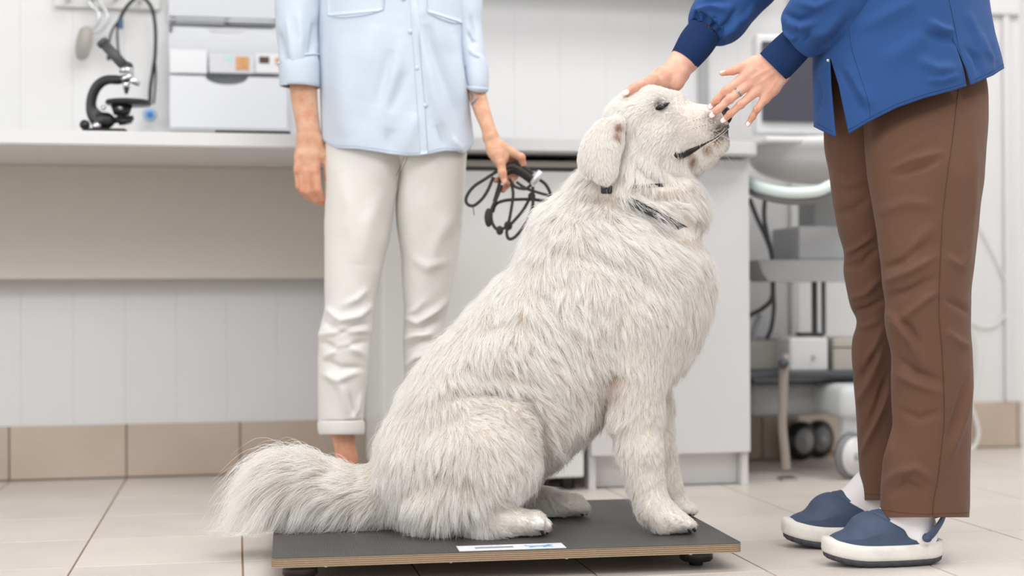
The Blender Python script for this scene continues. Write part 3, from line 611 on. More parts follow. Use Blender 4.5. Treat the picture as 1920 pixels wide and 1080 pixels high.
wc([(1815, 600, WR-.02), (1830, 640, WR-.02), (1832, 680, WR-.02), (1828, 720, WR-.02), (1815, 760, WR-.02)], .0035, 'white cable falling behind the brown trousers')
wc([(1815, 750, WR-.03), (1830, 790, WR-.03), (1834, 815, WR-.03), (1826, 838, WR-.03), (1812, 842, WR-.03)], .007, 'thick white hose near the skirting behind the trousers')

# ------------------------------------------------------------------ weighing scale
ZT = .05
FL, FR, BR = on_z(509, 1047, ZT), on_z(1392, 1018, ZT), on_z(1228, 934, ZT)
ux = FR-FL; L = np.linalg.norm(ux); ux /= L; uy = np.array([-ux[1], ux[0], 0]); D = (BR-FR)@uy
print('scale', L, D, FL, FR, 'depths', toC(np.array([FL, FR, BR]))[:, 2])
sc = empty('weighing_scale', (FL+ux*L/2+uy*D/2)*np.array([1, 1, 0]), 'low black topped plywood weighing scale under the dog', 'scale')
def plate(name, z0, z1, m, inset=0, r=.012, bev=.0006):
    b = bmesh.new(); pts = []
    for (cx, cy, a0) in ((r, r, math.pi), (L-r, r, 1.5*math.pi), (L-r, D-r, 0), (r, D-r, .5*math.pi)):
        for a in np.linspace(a0, a0+math.pi/2, 7):
            x, y = cx+(r-inset)*math.cos(a), cy+(r-inset)*math.sin(a); pts.append(FL*np.array([1, 1, 0])+ux*x+uy*y+np.array([0, 0, z0]))
    f = b.faces.new([b.verts.new(Vector(p.tolist())) for p in pts]); rr = bmesh.ops.extrude_face_region(b, geom=[f]); bmesh.ops.translate(b, verts=[v for v in rr['geom'] if isinstance(v, bmesh.types.BMVert)], vec=(0, 0, z1-z0))
    return bm_obj(name, b, m, sc)
t = NT('plywood_edge'); ge = t.n('ShaderNodeNewGeometry'); sp = t.n('ShaderNodeSeparateXYZ'); t.l(ge.outputs['Position'], sp.inputs[0])
ns = t.n('ShaderNodeTexNoise', Scale=30.0, Detail=3.0); t.l(ge.outputs['Position'], ns.inputs['Vector'])
m1 = t.n('ShaderNodeMath', operation='MULTIPLY'); m1.inputs[1].default_value = 2*math.pi/.0034; t.l(sp.outputs[2], m1.inputs[0])
m2 = t.n('ShaderNodeMath', operation='MULTIPLY_ADD'); m2.inputs[1].default_value = 1.2; t.l(ns.outputs['Fac'], m2.inputs[0]); t.l(m1.outputs[0], m2.inputs[2])
m3 = t.n('ShaderNodeMath', operation='SINE'); t.l(m2.outputs[0], m3.inputs[0]); r = t.n('ShaderNodeValToRGB'); e = r.color_ramp.elements; e[0].position = .25; e[1].position = .75; e[0].color = lin((122, 96, 72))+(1,); e[1].color = lin((196, 172, 142))+(1,)
m4 = t.n('ShaderNodeMapRange'); m4.inputs[1].default_value = -1; m4.inputs[2].default_value = 1; t.l(m3.outputs[0], m4.inputs[0]); t.l(m4.outputs[0], r.inputs[0])
n3 = t.n('ShaderNodeTexNoise', Scale=300.0, Detail=3.0); t.l(ge.outputs['Position'], n3.inputs['Vector']); mx = t.n('ShaderNodeMix', data_type='RGBA', blend_type='MULTIPLY'); mx.inputs[0].default_value = .5; t.l(r.outputs[0], mx.inputs[6]); t.l(n3.outputs['Color'], mx.inputs[7]); 
t.l(mx.outputs[2], t.b.inputs['Base Color']); t.b.inputs['Roughness'].default_value = .75; M['ply'] = t.m
t = NT('black_grid_film'); t.b.inputs['Base Color'].default_value = lin((74, 72, 71))+(1,); t.b.inputs['Roughness'].default_value = .46
tc = t.n('ShaderNodeTexCoord'); mp_ = t.n('ShaderNodeMapping'); mp_.inputs['Rotation'].default_value = (0, 0, -math.atan2(ux[1], ux[0])); t.l(tc.outputs['Object'], mp_.inputs[0])
ws = []
for dr in ('X', 'Y'):
    w = t.n('ShaderNodeTexWave', wave_type='BANDS', bands_direction=dr, Scale=62.0); t.l(mp_.outputs[0], w.inputs['Vector']); ws.append(w)
mm = t.n('ShaderNodeMath', operation='MINIMUM'); t.l(ws[0].outputs['Fac'], mm.inputs[0]); t.l(ws[1].outputs['Fac'], mm.inputs[1]); bp = t.n('ShaderNodeBump', Strength=.8, Distance=.0008); t.l(mm.outputs[0], bp.inputs['Height']); t.l(bp.outputs[0], t.b.inputs['Normal'])
nn = t.n('ShaderNodeTexNoise', Scale=9.0, Detail=5.0); t.l(tc.outputs['Object'], nn.inputs['Vector']); rr = t.n('ShaderNodeValToRGB'); e = rr.color_ramp.elements; e[0].position = .35; e[1].position = .7; e[0].color = lin((66, 64, 63))+(1,); e[1].color = lin((84, 80, 78))+(1,); t.l(nn.outputs['Fac'], rr.inputs[0]); t.l(rr.outputs[0], t.b.inputs['Base Color']); M['film'] = t.m
plate('plywood_board', ZT-.0165, ZT-.0016, M['ply']); plate('anti_slip_film', ZT-.0015, ZT, M['film'])
def s_at(u, v, z): return FL*np.array([1, 1, 0])+ux*u+uy*v+np.array([0, 0, z])
for u, v in ((.047, .06), (L-.062, .075), (L-.062, D-.07), (.047, D-.07)):
    b = bmesh.new(); cyl(b, s_at(u, v, .009), s_at(u, v, ZT-.0166), .030, .030, 32, .003); f = bm_obj('foot', b, M['dkplast'], sc, True)
    b = bmesh.new(); cyl(b, s_at(u, v, .0006), s_at(u, v, .0092), .012, .012, 20); bm_obj('rubber_pad', b, M['blackrub'], f, True)
for u in (.09, .3, .5, .72): b = bmesh.new(); cyl(b, s_at(u, .012, ZT-.0195), s_at(u, .012, ZT-.0166), .003, n=10); bm_obj('screw', b, M['steel'], sc)
def on_sc(px, py): return (on_z(px, py, ZT)-FL*np.array([1, 1, 0]))@ux, (on_z(px, py, ZT)-FL*np.array([1, 1, 0]))@uy
ua, va = on_sc(866, 1041); ub, vb = on_sc(1068, 1033); uc, vc = on_sc(855, 1025)
def flat(name, u0, u1, v0, v1, z0, z1, m, parent):
    b = bmesh.new(); bbox(b, 0, 1, 0, 1, 0, 1); 
    for v in b.verts: v.co = Vector(s_at(u0+v.co.x*(u1-u0), v0+v.co.y*(v1-v0), z0+v.co.z*(z1-z0)).tolist())
    return bm_obj(name, b, m, parent)
print('label', ua, va, ub, vb, uc, vc)
u0, u1, v0, v1 = ua, ub, max(.006, va), vc
lab = flat('display_label', u0, u1, v0, v1, ZT+.0002, ZT+.0009, mat('white_display_film', (236, 238, 244), .35), sc)
w = u1-u0; hh = v1-v0
flat('display_window', u0+w*.16, u0+w*.52, v0+hh*.36, v0+hh*.62, ZT+.0009, ZT+.0012, mat('grey_lcd', (142, 142, 138), .3), lab)
bl = mat('sky_blue_print', (96, 172, 224), .5)
for a_, b_ in ((.22, .34),): flat('small_print', u0+w*a_, u0+w*b_, v0+hh*.74, v0+hh*.78, ZT+.0009, ZT+.0011, mat('pale_blue_print', (170, 200, 230), .5), lab)
flat('small_print', u0+w*.36, u0+w*.44, v0+hh*.74, v0+hh*.78, ZT+.0009, ZT+.0011, bpy.data.materials['pale_blue_print'], lab)
dog2 = [(.0, .9), (.06, .95), (.10, .70), (.3, .62), (.62, .66), (.78, .8), (.82, 1), (.88, .98), (1, .84), (.97, .72), (.86, .6), (.84, .42), (.98, .12), (.92, .08), (.76, .34), (.68, .1), (.6, .1), (.64, .4), (.42, .4), (.34, .32), (.16, .06), (.08, .06), (.2, .36), (.16, .5), (.04, .62)]
b = bmesh.new(); f = b.faces.new([b.verts.new(Vector(s_at(u0+w*(.63+.27*x), v0+hh*(.2+.55*y), ZT+.0013).tolist())) for x, y in dog2]); bmesh.ops.triangulate(b, faces=[f]); bm_obj('running_dog_print', b, bl, lab)
# ------------------------------------------------------------------ the dog
ZD = 2.68
dg_base = P(1000, 986, ZD); dg_base[2] = ZT
dog = empty('dog', dg_base, 'large fluffy white dog sitting on the black scale, head raised', 'dog')
def dz(w): return ZD+w*.001
s = SDF(Cc(400, 1030, ZD-.23), Cc(1420, 130, ZD+.23), .0062, .03)
def dc(pts, sw=1.0, k=None, op='add'): s.chain([(x, y, dz(w), r) for x, y, w, r in pts], sw, k, op)
def de(x, y, w, rx, ry, rz, ang=0, k=None, op='add', yaw=0): s.pell(x, y, dz(w), rx, ry, rz, math.radians(ang), k, op, yaw)
# trunk
dc([(1170, 545, 0, 138), (1090, 600, 0, 142), (1000, 690, 0, 148), (905, 790, 0, 142), (842, 868, 0, 122)], .95, .05)
de(1205, 560, 0, 108, 165, 122, 8, .05)                          # chest
de(1080, 470, 0, 85, 95, 100, 30, .05)                           # withers and shoulder fluff
de(1262, 520, 0, 56, 95, 80, 0, .05)                             # breast
dc([(1150, 470, 0, 102), (1195, 395, 0, 92), (1205, 330, 0, 84)], .95, .04)   # neck
de(1262, 385, 0, 58, 42, 72, -12, .03)                           # throat ruff
dc([(1066, 432, 0, 60), (1112, 378, 0, 46), (1138, 320, 0, 38)], 1.1, .03)    # nape                           # throat ruff
de(1190, 640, -70, 72, 105, 70, 0, .04)                          # near shoulder
de(1190, 640, 70, 72, 105, 70, 0, .04)
# rump, thighs
de(800, 880, 0, 84, 110, 125, 0, .05)
de(905, 862, -116, 106, 100, 66, -20, .014)
de(905, 862, 112, 106, 100, 62, -20, .03)
de(850, 945, -112, 78, 52, 52, 0, .03); de(850, 945, 100, 78, 52, 52, 0, .03)
dc([(905, 972, -112, 38), (950, 978, -116, 30), (1000, 980, -117, 26)], 1.1, .014)       # near hind foot
for i, (tx, tw) in enumerate(((1012, -143), (1020, -125), (1018, -106), (1006, -90))): dc([(tx-24, 978, tw, 14), (tx, 984+(i == 1), tw, 13)], 1, .004)
dc([(930, 955, 110, 44), (1020, 948, 108, 30), (1078, 946, 106, 22)], 1.1, .016)         # far hind foot
for i, (tx, tw) in enumerate(((1088, 84), (1096, 98), (1094, 114), (1086, 128))): dc([(tx-22, 948, tw, 13), (tx, 953, tw, 11)], 1, .007)
# fore legs
dc([(1185, 700, -88, 58), (1192, 770, -92, 44), (1200, 840, -96, 38), (1212, 900, -98, 31), (1224, 948, -100, 29), (1248, 972, -100, 29), (1276, 979, -100, 24)], 1.0, .02)
for i, (tx, tw) in enumerate(((1291, -122), (1299, -106), (1298, -90), (1288, -76))): dc([(tx-26, 976, tw, 14.5), (tx-1, 984, tw, 13)], 1, .004)
dc([(1200, 700, 84, 52), (1222, 770, 88, 36), (1233, 840, 90, 27), (1240, 890, 92, 22), (1252, 925, 92, 22), (1276, 948, 92, 18)], 1.0, .025)
for i, (tx, tw) in enumerate(((1290, 74), (1297, 88), (1296, 102), (1288, 116))): dc([(tx-22, 948, tw, 12), (tx, 957, tw, 10.5)], 1, .007)
# tail
dc([(750, 920, 0, 62), (690, 935, -6, 50), (630, 930, -14, 45), (575, 905, -22, 38), (535, 890, -30, 28), (508, 905, -36, 18)], 1.0, .03)
# head
HK = .018
de(1212, 240, 0, 76, 72, 74, 0, HK)                              # skull
de(1228, 208, 0, 50, 40, 50, 0, HK)
de(1222, 275, 0, 72, 58, 72, -10, HK)                            # cheeks
dc([(1255, 235, 0, 50), (1305, 236, 0, 41), (1340, 228, 0, 31)], .92, HK)   # muzzle
de(1262, 184, 20, 26, 14, 18, 0, HK); de(1262, 184, -20, 26, 14, 18, 0, HK)  # brows
dc([(1235, 296, 0, 42), (1298, 294, 0, 30), (1343, 267, 0, 22)], .85, .012)  # lower jaw
de(1325, 242, -16, 30, 22, 18, 25, .01); de(1325, 242, 16, 30, 22, 18, 25, .01)  # lips
dc([(1262, 291, -48, 4.5), (1290, 284, -40, 3.5), (1330, 266, -30, 2), (1360, 245, -20, 2)], 1, .004, 'sub')
de(1241, 200, -64, 13, 6, 12, 15, .008, 'sub'); de(1241, 200, 64, 13, 6, 12, 15, .008, 'sub')
s.floor_clip(ZT+.001)
DV, DF = s.mesh(2); DF = outward(DV, DF); DN = vnormals(DV, DF)
print('dog', len(DV), DV.min(0), DV.max(0))
# folds of skin and fur, pushed into the real surface
FOLDS = [([(1000, 530), (1030, 560), (1055, 610), (1090, 650)], 13, -12), ([(1085, 365), (1130, 372), (1200, 400), (1260, 445), (1310, 470)], 12, -16),
 ([(1170, 350), (1230, 372), (1300, 372)], 10, -9), ([(815, 752), (850, 738), (900, 732), (985, 744), (1018, 790), (1028, 870), (1010, 920)], 12, -20), ([(1140, 720), (1150, 705), (1180, 700)], 14, -14),
 ([(1050, 470), (1130, 480), (1210, 520), (1270, 560)], 20, -9), ([(900, 620), (950, 600), (1000, 610), (1050, 660)], 18, -8), ([(850, 700), (920, 690), (1000, 710), (1060, 760)], 18, -8),
 ([(1120, 600), (1150, 640), (1160, 700)], 16, -7), ([(820, 880), (870, 900), (900, 930)], 16, -6), ([(1160, 240), (1166, 290), (1160, 340)], 8, -8), ([(1250, 285), (1240, 305), (1258, 325), (1290, 334)], 7, -8), ([(1206, 215), (1196, 250), (1202, 292)], 8, -5), ([(1190, 300), (1215, 325), (1250, 345)], 8, -7),
 ([(995, 966), (1012, 978), (1018, 996)], 3, -5), ([(1012, 964), (1024, 974), (1030, 990)], 2.5, -5), ([(975, 975), (990, 985), (994, 1000)], 3, -4), ([(1262, 972), (1276, 982), (1280, 998)], 3, -5), ([(1282, 966), (1294, 976), (1298, 994)], 3, -5), ([(1240, 975), (1256, 986), (1258, 1000)], 3, -4)]
DV = creases(DV, DN, FOLDS); DV += DN*(vnoise(DV, 16, 3)[:, :1]*.006+vnoise(DV, 38, 5)[:, :1]*.0025); DN = vnormals(DV, DF)
t = NT('white_undercoat'); t.b.inputs['Base Color'].default_value = lin((246, 242, 236))+(1,); t.b.inputs['Roughness'].default_value = .9; M['coat'] = t.m
body = mobj('body', DV, DF, M['coat'], dog)
db = bvh(body)
# ears: thick hanging flaps
def ear(sg):
    e = SDF(Cc(1060, 370, ZD-.16), Cc(1190, 200, ZD+.16), .004, .012); w = 84*sg
    f = lambda *a: e.pell(a[0], a[1], dz(a[2]*sg), *a[3:])
    f(1138, 262, 80, 32, 42, 15, math.radians(-6)); f(1132, 298, 90, 29, 40, 13, math.radians(-4)); f(1136, 324, 92, 19, 20, 9, 0)
    f(1112, 285, 78, 26, 46, 13, math.radians(-14)); f(1158, 234, 66, 14, 20, 16, 0)
    V, Fq = e.mesh(2); return V, outward(V, Fq)
EV, EF = ear(-1); earn = mobj('ear', EV, EF, M['coat'], dog); EV2, EF2 = ear(1); earf = mobj('ear', EV2, EF2, M['coat'], dog)
# eyes
def surf_w(px, py):
    h = hit(db, px, py); return h
M['eye'] = mat('dark_eye', (28, 20, 18), .06, coat=1.0); M['rim'] = mat('black_eye_rim', (30, 27, 27), .5); M['nose'] = mat('black_nose_leather', (34, 30, 30), .38, bump=.5, bscale=500)
for sg in (-1, 1):
    h = hit(db, 1241, 200); p = toC(h[0][None])[0]; zz = p[2]
    z_e = zz-.0005 if sg < 0 else 2*ZD-zz+.0005
    e = SDF(Cc(1215, 215, z_e)-np.array([0, 0, .02]), Cc(1268, 182, z_e)+np.array([0, 0, .02]), .0009, .002)
    e.pell(1241, 199.5, z_e+sg*.0012, 12.5, 4.8, 6, math.radians(20)); e.chain([(1229, 205, z_e, 2.6), (1241, 200, z_e, 3), (1255, 193, z_e, 1.6)])
    V, Fq = e.mesh(2); rim = mobj('eye_rim', V, outward(V, Fq), M['rim'], dog)
    b = bmesh.new(); bmesh.ops.create_uvsphere(b, u_segments=24, v_segments=16, radius=1); c = P(1241.5, 199, z_e+sg*.0045); Mx = Matrix.Translation(Vector(c))@Matrix(((CR[0], CU[0], -CF[0], 0), (CR[1], CU[1], -CF[1], 0), (CR[2], CU[2], -CF[2], 0), (0, 0, 0, 1)))@Matrix.Rotation(math.radians(18), 4, 'Z')@Matrix.Diagonal((.0062, .0040, .0052, 1))
    bmesh.ops.transform(b, matrix=Mx, verts=b.verts); bm_obj('eye', b, M['eye'], dog, True)
# nose
n = SDF(Cc(1325, 245, ZD-.04), Cc(1390, 185, ZD+.04), .0016, .006)
n.pell(1358, 218, ZD, 15, 17, 20, math.radians(0)); n.pell(1352, 208, ZD, 13, 11, 17)
for w in (-12, 12): n.pell(1369, 219, dz(w), 5, 4, 4.5, 0, .003, 'sub'); n.chain([(1360, 226, dz(w*1.4), 2), (1370, 221, dz(w*1.1), 3)], 1, .003, 'sub')
V, Fq = n.mesh(2); mobj('nose', V, outward(V, Fq), M['nose'], dog)
# black lips
lp = [(1264, 288), (1272, 292), (1285, 288), (1300, 281), (1320, 270), (1340, 260), (1356, 248), (1366, 238)]
V, Fq = seam(db, lp, np.interp(np.linspace(0, 1, 60), [0, .12, .3, .45, 1], [.0035, .0062, .0058, .003, .0022]), -.001); 
def safe_seam(b, pts, r0, r1, off, n=60, sides=8):
    path = []
    for q in smoothpath(pts, n):
        h = hit(b, q[0], q[1])
        if h is not None: path.append(h[0]+h[1]*off)
    m = len(path); return tube(path, np.interp(np.linspace(0, 1, m), np.linspace(0, 1, len(r0)), r0), sides)
V, Fq = safe_seam(db, lp, [.003, .007, .0065, .0035, .0014, .0012, .0012], 0, -.0005); mobj('lip', V, Fq, M['nose'], dog)
V2 = toC(V); V2[:, 2] = 2*ZD-V2[:, 2]; mobj('lip', toW(V2), [f[::-1] for f in (Fq if isinstance(Fq, list) else Fq.tolist())], M['nose'], dog)
# claws
for (x, y, w) in ((1026, 995, -141), (1033, 996, -124), (1031, 996, -107), (1302, 995, -122), (1311, 996, -106), (1309, 996, -90), (1100, 962, 84), (1108, 962, 98), (1302, 966, 74), (1309, 967, 88)):
    b = bmesh.new(); a = P(x-13, y-8, dz(w)); c = P(x-7, y, dz(w)); c[2] = ZT+.005; cyl(b, a, c, .0042, .0024, 10); bm_obj('claw', b, M['dkplast'], dog, True)
# collar, and a thin dark band along the neck crease
def ring(cx, cy, ang, rx, rz, width, thick, name, m, label):
    ca, sa = math.cos(ang), math.sin(ang); V = []; N = 72
    for i in range(N):
        th = 2*math.pi*i/N; u = math.cos(th); v = math.sin(th)
        for a, b_ in ((0, -width/2), (thick, -width/2), (thick, width/2), (0, width/2)):
            rr = rx+a; px = cx+rr*u*ca-b_*sa; py = cy+rr*u*sa+b_*ca; V.append(P(px, py, ZD+(rz+a)*v*.001))
    Fc = [[i*4+k, i*4+(k+1) % 4, ((i+1) % N)*4+(k+1) % 4, ((i+1) % N)*4+k] for i in range(N) for k in range(4)]
    o = mobj(name, V, outward(np.array(V), Fc), m, dog, False); o['label'] = label; return o
ring(1216, 395, math.radians(28), 98, 98, 15, 4, 'collar', M['leather'], 'black webbing collar half buried in the ruff')
ring(1208, 349, math.radians(-3), 84, 86, 7, 3, 'neck_band', M['leather'], 'thin dark band high on the neck')
h = hit(db, 1143, 356)
if h: b = bmesh.new(); p = h[0]+h[1]*.012; bbox(b, p[0]-.010, p[0]+.010, p[1]-.006, p[1]+.006, p[2]-.008, p[2]+.008, .003); bm_obj('buckle', b, M['leather'], dog, True)

# ---- fur: real strands grown from the surface
# px, py, direction(x,y down), length mm, lift, droop
FC = np.array([
 (1215, 165, -1, .1, 10, .25, 0), (1180, 190, -.9, .5, 14, .3, 0), (1150, 225, -.5, 1, 16, .25, 0), (1240, 180, -1, -.1, 8, .2, 0), (1240, 225, -.8, .6, 9, .2, 0), (1290, 200, -1, .0, 6, .15, 0), (1330, 215, -1, .1, 4.5, .15, 0),
 (1300, 245, -.9, .45, 6, .2, 0), (1340, 255, -.8, .5, 5, .2, 0), (1235, 270, -.8, .7, 14, .3, .1), (1210, 300, -.3, 1, 22, .35, .2), (1185, 330, -.3, 1, 26, .4, .2), (1280, 305, -.3, .9, 12, .35, .2), (1325, 290, -.6, .6, 8, .35, .1),
 (1190, 260, -.4, 1, 18, .3, .1), (1240, 330, .3, .9, 26, .4, .2), (1290, 350, .7, .6, 26, .45, .2), (1180, 375, .8, .6, 32, .45, .1), (1250, 395, .9, .4, 36, .5, .2), (1310, 400, .7, .8, 30, .5, .2), (1300, 430, .2, 1, 28, .4, .2),
 (1100, 370, -.4, .6, 30, .5, .1), (1050, 400, -.4, .9, 34, .45, .2), (1130, 430, .7, .7, 42, .4, .1), (1200, 450, .9, .7, 42, .4, .1), (1270, 490, .6, 1, 40, .4, .2), (1320, 520, .4, 1, 30, .35, .3),
 (1000, 470, -.5, .8, 34, .4, .2), (940, 510, -.4, .9, 34, .4, .2), (1040, 500, .2, 1, 36, .35, .1), (1120, 530, .2, 1, 34, .35, .1), (1210, 560, .3, 1, 32, .35, .1), (1290, 600, .1, 1, 28, .35, .2),
 (880, 570, -.5, .9, 34, .35, .2), (960, 580, .3, 1, 40, .35, .1), (1020, 590, .6, .9, 42, .35, .1), (1100, 640, .5, 1, 34, .35, .1), (1200, 660, .0, 1, 28, .3, .1), (830, 640, -.3, 1, 34, .35, .2), (900, 670, .4, 1, 38, .3, .1),
 (980, 690, .6, .8, 40, .3, .1), (1060, 720, .6, .8, 34, .3, .1), (1120, 750, .5, .9, 28, .35, .1), (770, 740, -.2, 1, 34, .35, .2), (850, 760, .3, .7, 30, .35, 0), (740, 850, -.1, 1, 36, .35, .3), (720, 930, -.1, 1, 36, .35, .3),
 (900, 770, .7, .2, 20, .4, 0), (970, 775, 1, .4, 22, .4, 0), (1000, 810, .9, .8, 24, .4, .1), (900, 715, .6, .9, 34, .3, .1), (950, 850, .6, 1, 28, .35, .1), (870, 850, .1, 1, 34, .35, .1), (800, 900, -.1, 1, 40, .35, .2), (870, 930, .1, 1, 40, .35, .2), (820, 970, -.2, 1, 36, .35, .3), (900, 980, .1, 1, 30, .3, .3),
 (1000, 880, .3, 1, 30, .3, .2), (1050, 820, .5, 1, 30, .35, .2), (1020, 920, .3, 1, 26, .3, .2), (960, 975, .9, .3, 12, .25, 0), (1010, 985, 1, .3, 8, .2, 0), (1080, 945, 1, .3, 9, .25, 0),
 (1185, 730, -.2, 1, 24, .3, .1), (1160, 790, -.6, 1, 26, .4, .2), (1200, 800, .0, 1, 22, .28, .1), (1230, 820, .1, 1, 16, .25, 0), (1180, 880, -.5, 1, 22, .4, .2), (1208, 850, .0, 1, 20, .28, .1), (1215, 890, .0, 1, 18, .28, 0), (1200, 950, -.4, 1, 16, .35, .2), (1235, 950, .4, 1, 10, .25, 0), (1280, 980, 1, .4, 8, .22, 0),
 (1240, 900, .2, 1, 10, .25, 0), (1285, 955, 1, .4, 6, .2, 0),
 (700, 920, -.8, .2, 36, .5, .1), (700, 970, -.6, .8, 36, .4, .3), (640, 905, -.9, -.1, 46, .5, .3), (640, 960, -.7, .8, 44, .5, .4), (580, 880, -.9, -.2, 62, .5, .6), (580, 940, -.7, .9, 60, .5, .6), (540, 880, -.9, .1, 95, .5, 1.0), (525, 900, -.8, .5, 110, .45, 1.0), (500, 920, -.6, .9, 105, .4, .7)])
COLL_WIN = [((1228, 344), (1290, 352), .0), ((1130, 346), (1156, 366), .0), ((1256, 408), (1304, 444), .0)]
def region(pp, back):
    d = np.sqrt(((pp[:, None, :]-FC[None, :, :2])**2).sum(2))+1; w = 1/d**3.5; w /= w.sum(1)[:, None]
    return w@FC[:, 2:4], w@FC[:, 4], w@FC[:, 5], w@FC[:, 6]
def sample(V, Q, N, n, rng):
    T = np.concatenate([Q[:, [0, 1, 2]], Q[:, [0, 2, 3]]]); a, b, c = V[T[:, 0]], V[T[:, 1]], V[T[:, 2]]; A = np.linalg.norm(np.cross(b-a, c-a), axis=1)
    i = rng.choice(len(T), n, p=A/A.sum()); u = rng.random(n); v = rng.random(n); m = u+v > 1; u[m] = 1-u[m]; v[m] = 1-v[m]
    p = a[i]*(1-u-v)[:, None]+b[i]*u[:, None]+c[i]*v[:, None]; nn = N[T[i, 0]]*(1-u-v)[:, None]+N[T[i, 1]]*u[:, None]+N[T[i, 2]]*v[:, None]
    return p, nn/np.linalg.norm(nn, axis=1)[:, None]
def grow(p, n, clumpr, rng, K=6, lenmul=1.0, isear=False):
    pp = proj(p); C = toC(p); far = C[:, 2] > ZD+.03
    if isear: d2 = np.tile([[-.12, 1.]], (len(p), 1)); L = np.where(pp[:, 1] < 240, 11., 14.); lift = np.full(len(p), .18); dr = np.zeros(len(p))
    else:
        out = [region(pp[i:i+20000], None) for i in range(0, len(pp), 20000)]; d2, L, lift, dr = [np.concatenate([o[k] for o in out]) for k in range(4)]
    L = L*.001*lenmul
    dirv = d2[:, :1]*CR-d2[:, 1:]*CU; dirv = dirv/np.linalg.norm(dirv, axis=1)[:, None]
    # clump-scale waviness of the direction
    wob = vnoise(p, 30, 1)*.46+vnoise(p, 75, 2)*.36; dirv = dirv+wob
    def finish(dirv, n, jit): 
        t = dirv-(dirv*n).sum(1)[:, None]*n; ln = np.linalg.norm(t, axis=1)[:, None]; return t/np.maximum(ln, .15)+rng.normal(0, jit, (len(n), 3))
    t = finish(dirv, n, .10)
    Ls = L*rng.uniform(.7, 1.1, len(L)); stray = rng.random(len(L)) < (0 if isear else .07); Ls[stray] *= 1.25; lift = np.where(stray, lift*1.5, lift); ss = np.linspace(0, 1, K)
    g = np.array([0, 0, -1.]); pts = []
    for s_ in ss:
        q = p+n*(Ls*lift*(1.25*s_-.75*s_*s_))[:, None]+t*(Ls*(s_*.96))[:, None]+g*(Ls*(dr*.55+.08)*s_*s_)[:, None]; pts.append(q)
    pts = np.stack(pts, 1)
    # clumping towards guide strands
    nc = max(50, int(len(p)/clumpr)); gi = rng.choice(len(p), nc, replace=False); kd = KDTree(nc)
    for k, i in enumerate(gi): kd.insert(p[i].tolist(), k)
    kd.balance(); near = np.array([kd.find(q)[1] for q in p.tolist()]); G = pts[gi[near]]
    cw = (ss**1.2*.74)[None, :, None]*rng.uniform(.55, 1.0, len(p))[:, None, None]; cw[(np.linalg.norm(p-p[gi[near]], axis=1) > .03) | stray] = 0
    sc_ = (Ls/Ls[gi[near]])[:, None, None]; tgt = G[:, :1]+(G-G[:, :1])*sc_
    pts = pts*(1-cw)+tgt*cw; pts[:, 0] = p
    pts[:, 1:] += rng.normal(0, 1, (len(p), K-1, 3))*(Ls*.018)[:, None, None]
    pts[:, :, 2] = np.maximum(pts[:, :, 2], ZT+.0008+0*pts[:, :, 2]) if not isear else pts[:, :, 2]
    return pts, pp, Ls, far
def fur_object(name, pts, rad, stain, matl, parent):
    N, K = pts.shape[:2]; c = bpy.data.hair_curves.new(name); c.add_curves([K]*N)
    c.attributes['position'].data.foreach_set('vector', (pts-org(parent)).astype(np.float32).ravel())
    r = rad[:, None]*np.linspace(1, .18, K)[None, :]; a = c.attributes.get('radius') or c.attributes.new('radius', 'FLOAT', 'POINT'); a.data.foreach_set('value', r.astype(np.float32).ravel())
    a = c.attributes.new('stain', 'FLOAT', 'CURVE'); a.data.foreach_set('value', stain[:, 0].astype(np.float32)); a = c.attributes.new('dark', 'FLOAT', 'CURVE'); a.data.foreach_set('value', stain[:, 1].astype(np.float32))
    c.materials.append(matl); o = bpy.data.objects.new(name, c); COL.objects.link(o); o.parent = parent; ORG[o.name] = org(parent); tag(o, None, None, None, 'stuff'); return o
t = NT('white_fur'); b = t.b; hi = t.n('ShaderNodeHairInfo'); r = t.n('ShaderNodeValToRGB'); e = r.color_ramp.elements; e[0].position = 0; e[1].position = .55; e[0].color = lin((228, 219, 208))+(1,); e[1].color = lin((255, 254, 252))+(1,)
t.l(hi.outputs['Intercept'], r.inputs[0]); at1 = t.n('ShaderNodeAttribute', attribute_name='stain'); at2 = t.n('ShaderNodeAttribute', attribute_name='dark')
rv = t.n('ShaderNodeMix', data_type='RGBA', blend_type='MULTIPLY'); rv.inputs[0].default_value = 1.0; mr = t.n('ShaderNodeMapRange'); mr.inputs[3].default_value = .97; mr.inputs[4].default_value = 1.0; t.l(hi.outputs['Random'], mr.inputs[0]); t.l(r.outputs[0], rv.inputs[6]); t.l(mr.outputs[0], rv.inputs[7])
m1 = t.n('ShaderNodeMix', data_type='RGBA'); t.l(at1.outputs['Fac'], m1.inputs[0]); t.l(rv.outputs[2], m1.inputs[6]); m1.inputs[7].default_value = lin((168, 116, 66))+(1,)
m2 = t.n('ShaderNodeMix', data_type='RGBA'); t.l(at2.outputs['Fac'], m2.inputs[0]); t.l(m1.outputs[2], m2.inputs[6]); m2.inputs[7].default_value = lin((58, 48, 46))+(1,)
t.l(m2.outputs[2], b.inputs['Base Color']); b.inputs['Roughness'].default_value = .55; b.inputs['Specular IOR Level'].default_value = .25
tr = t.n('ShaderNodeBsdfTranslucent'); t.l(m2.outputs[2], tr.inputs[0]); ms = t.n('ShaderNodeMixShader'); ms.inputs[0].default_value = .45; ou = t.t.nodes['Material Output']; t.l(b.outputs[0], ms.inputs[1]); t.l(tr.outputs[0], ms.inputs[2]); t.l(ms.outputs[0], ou.inputs[0]); M['fur'] = t.m
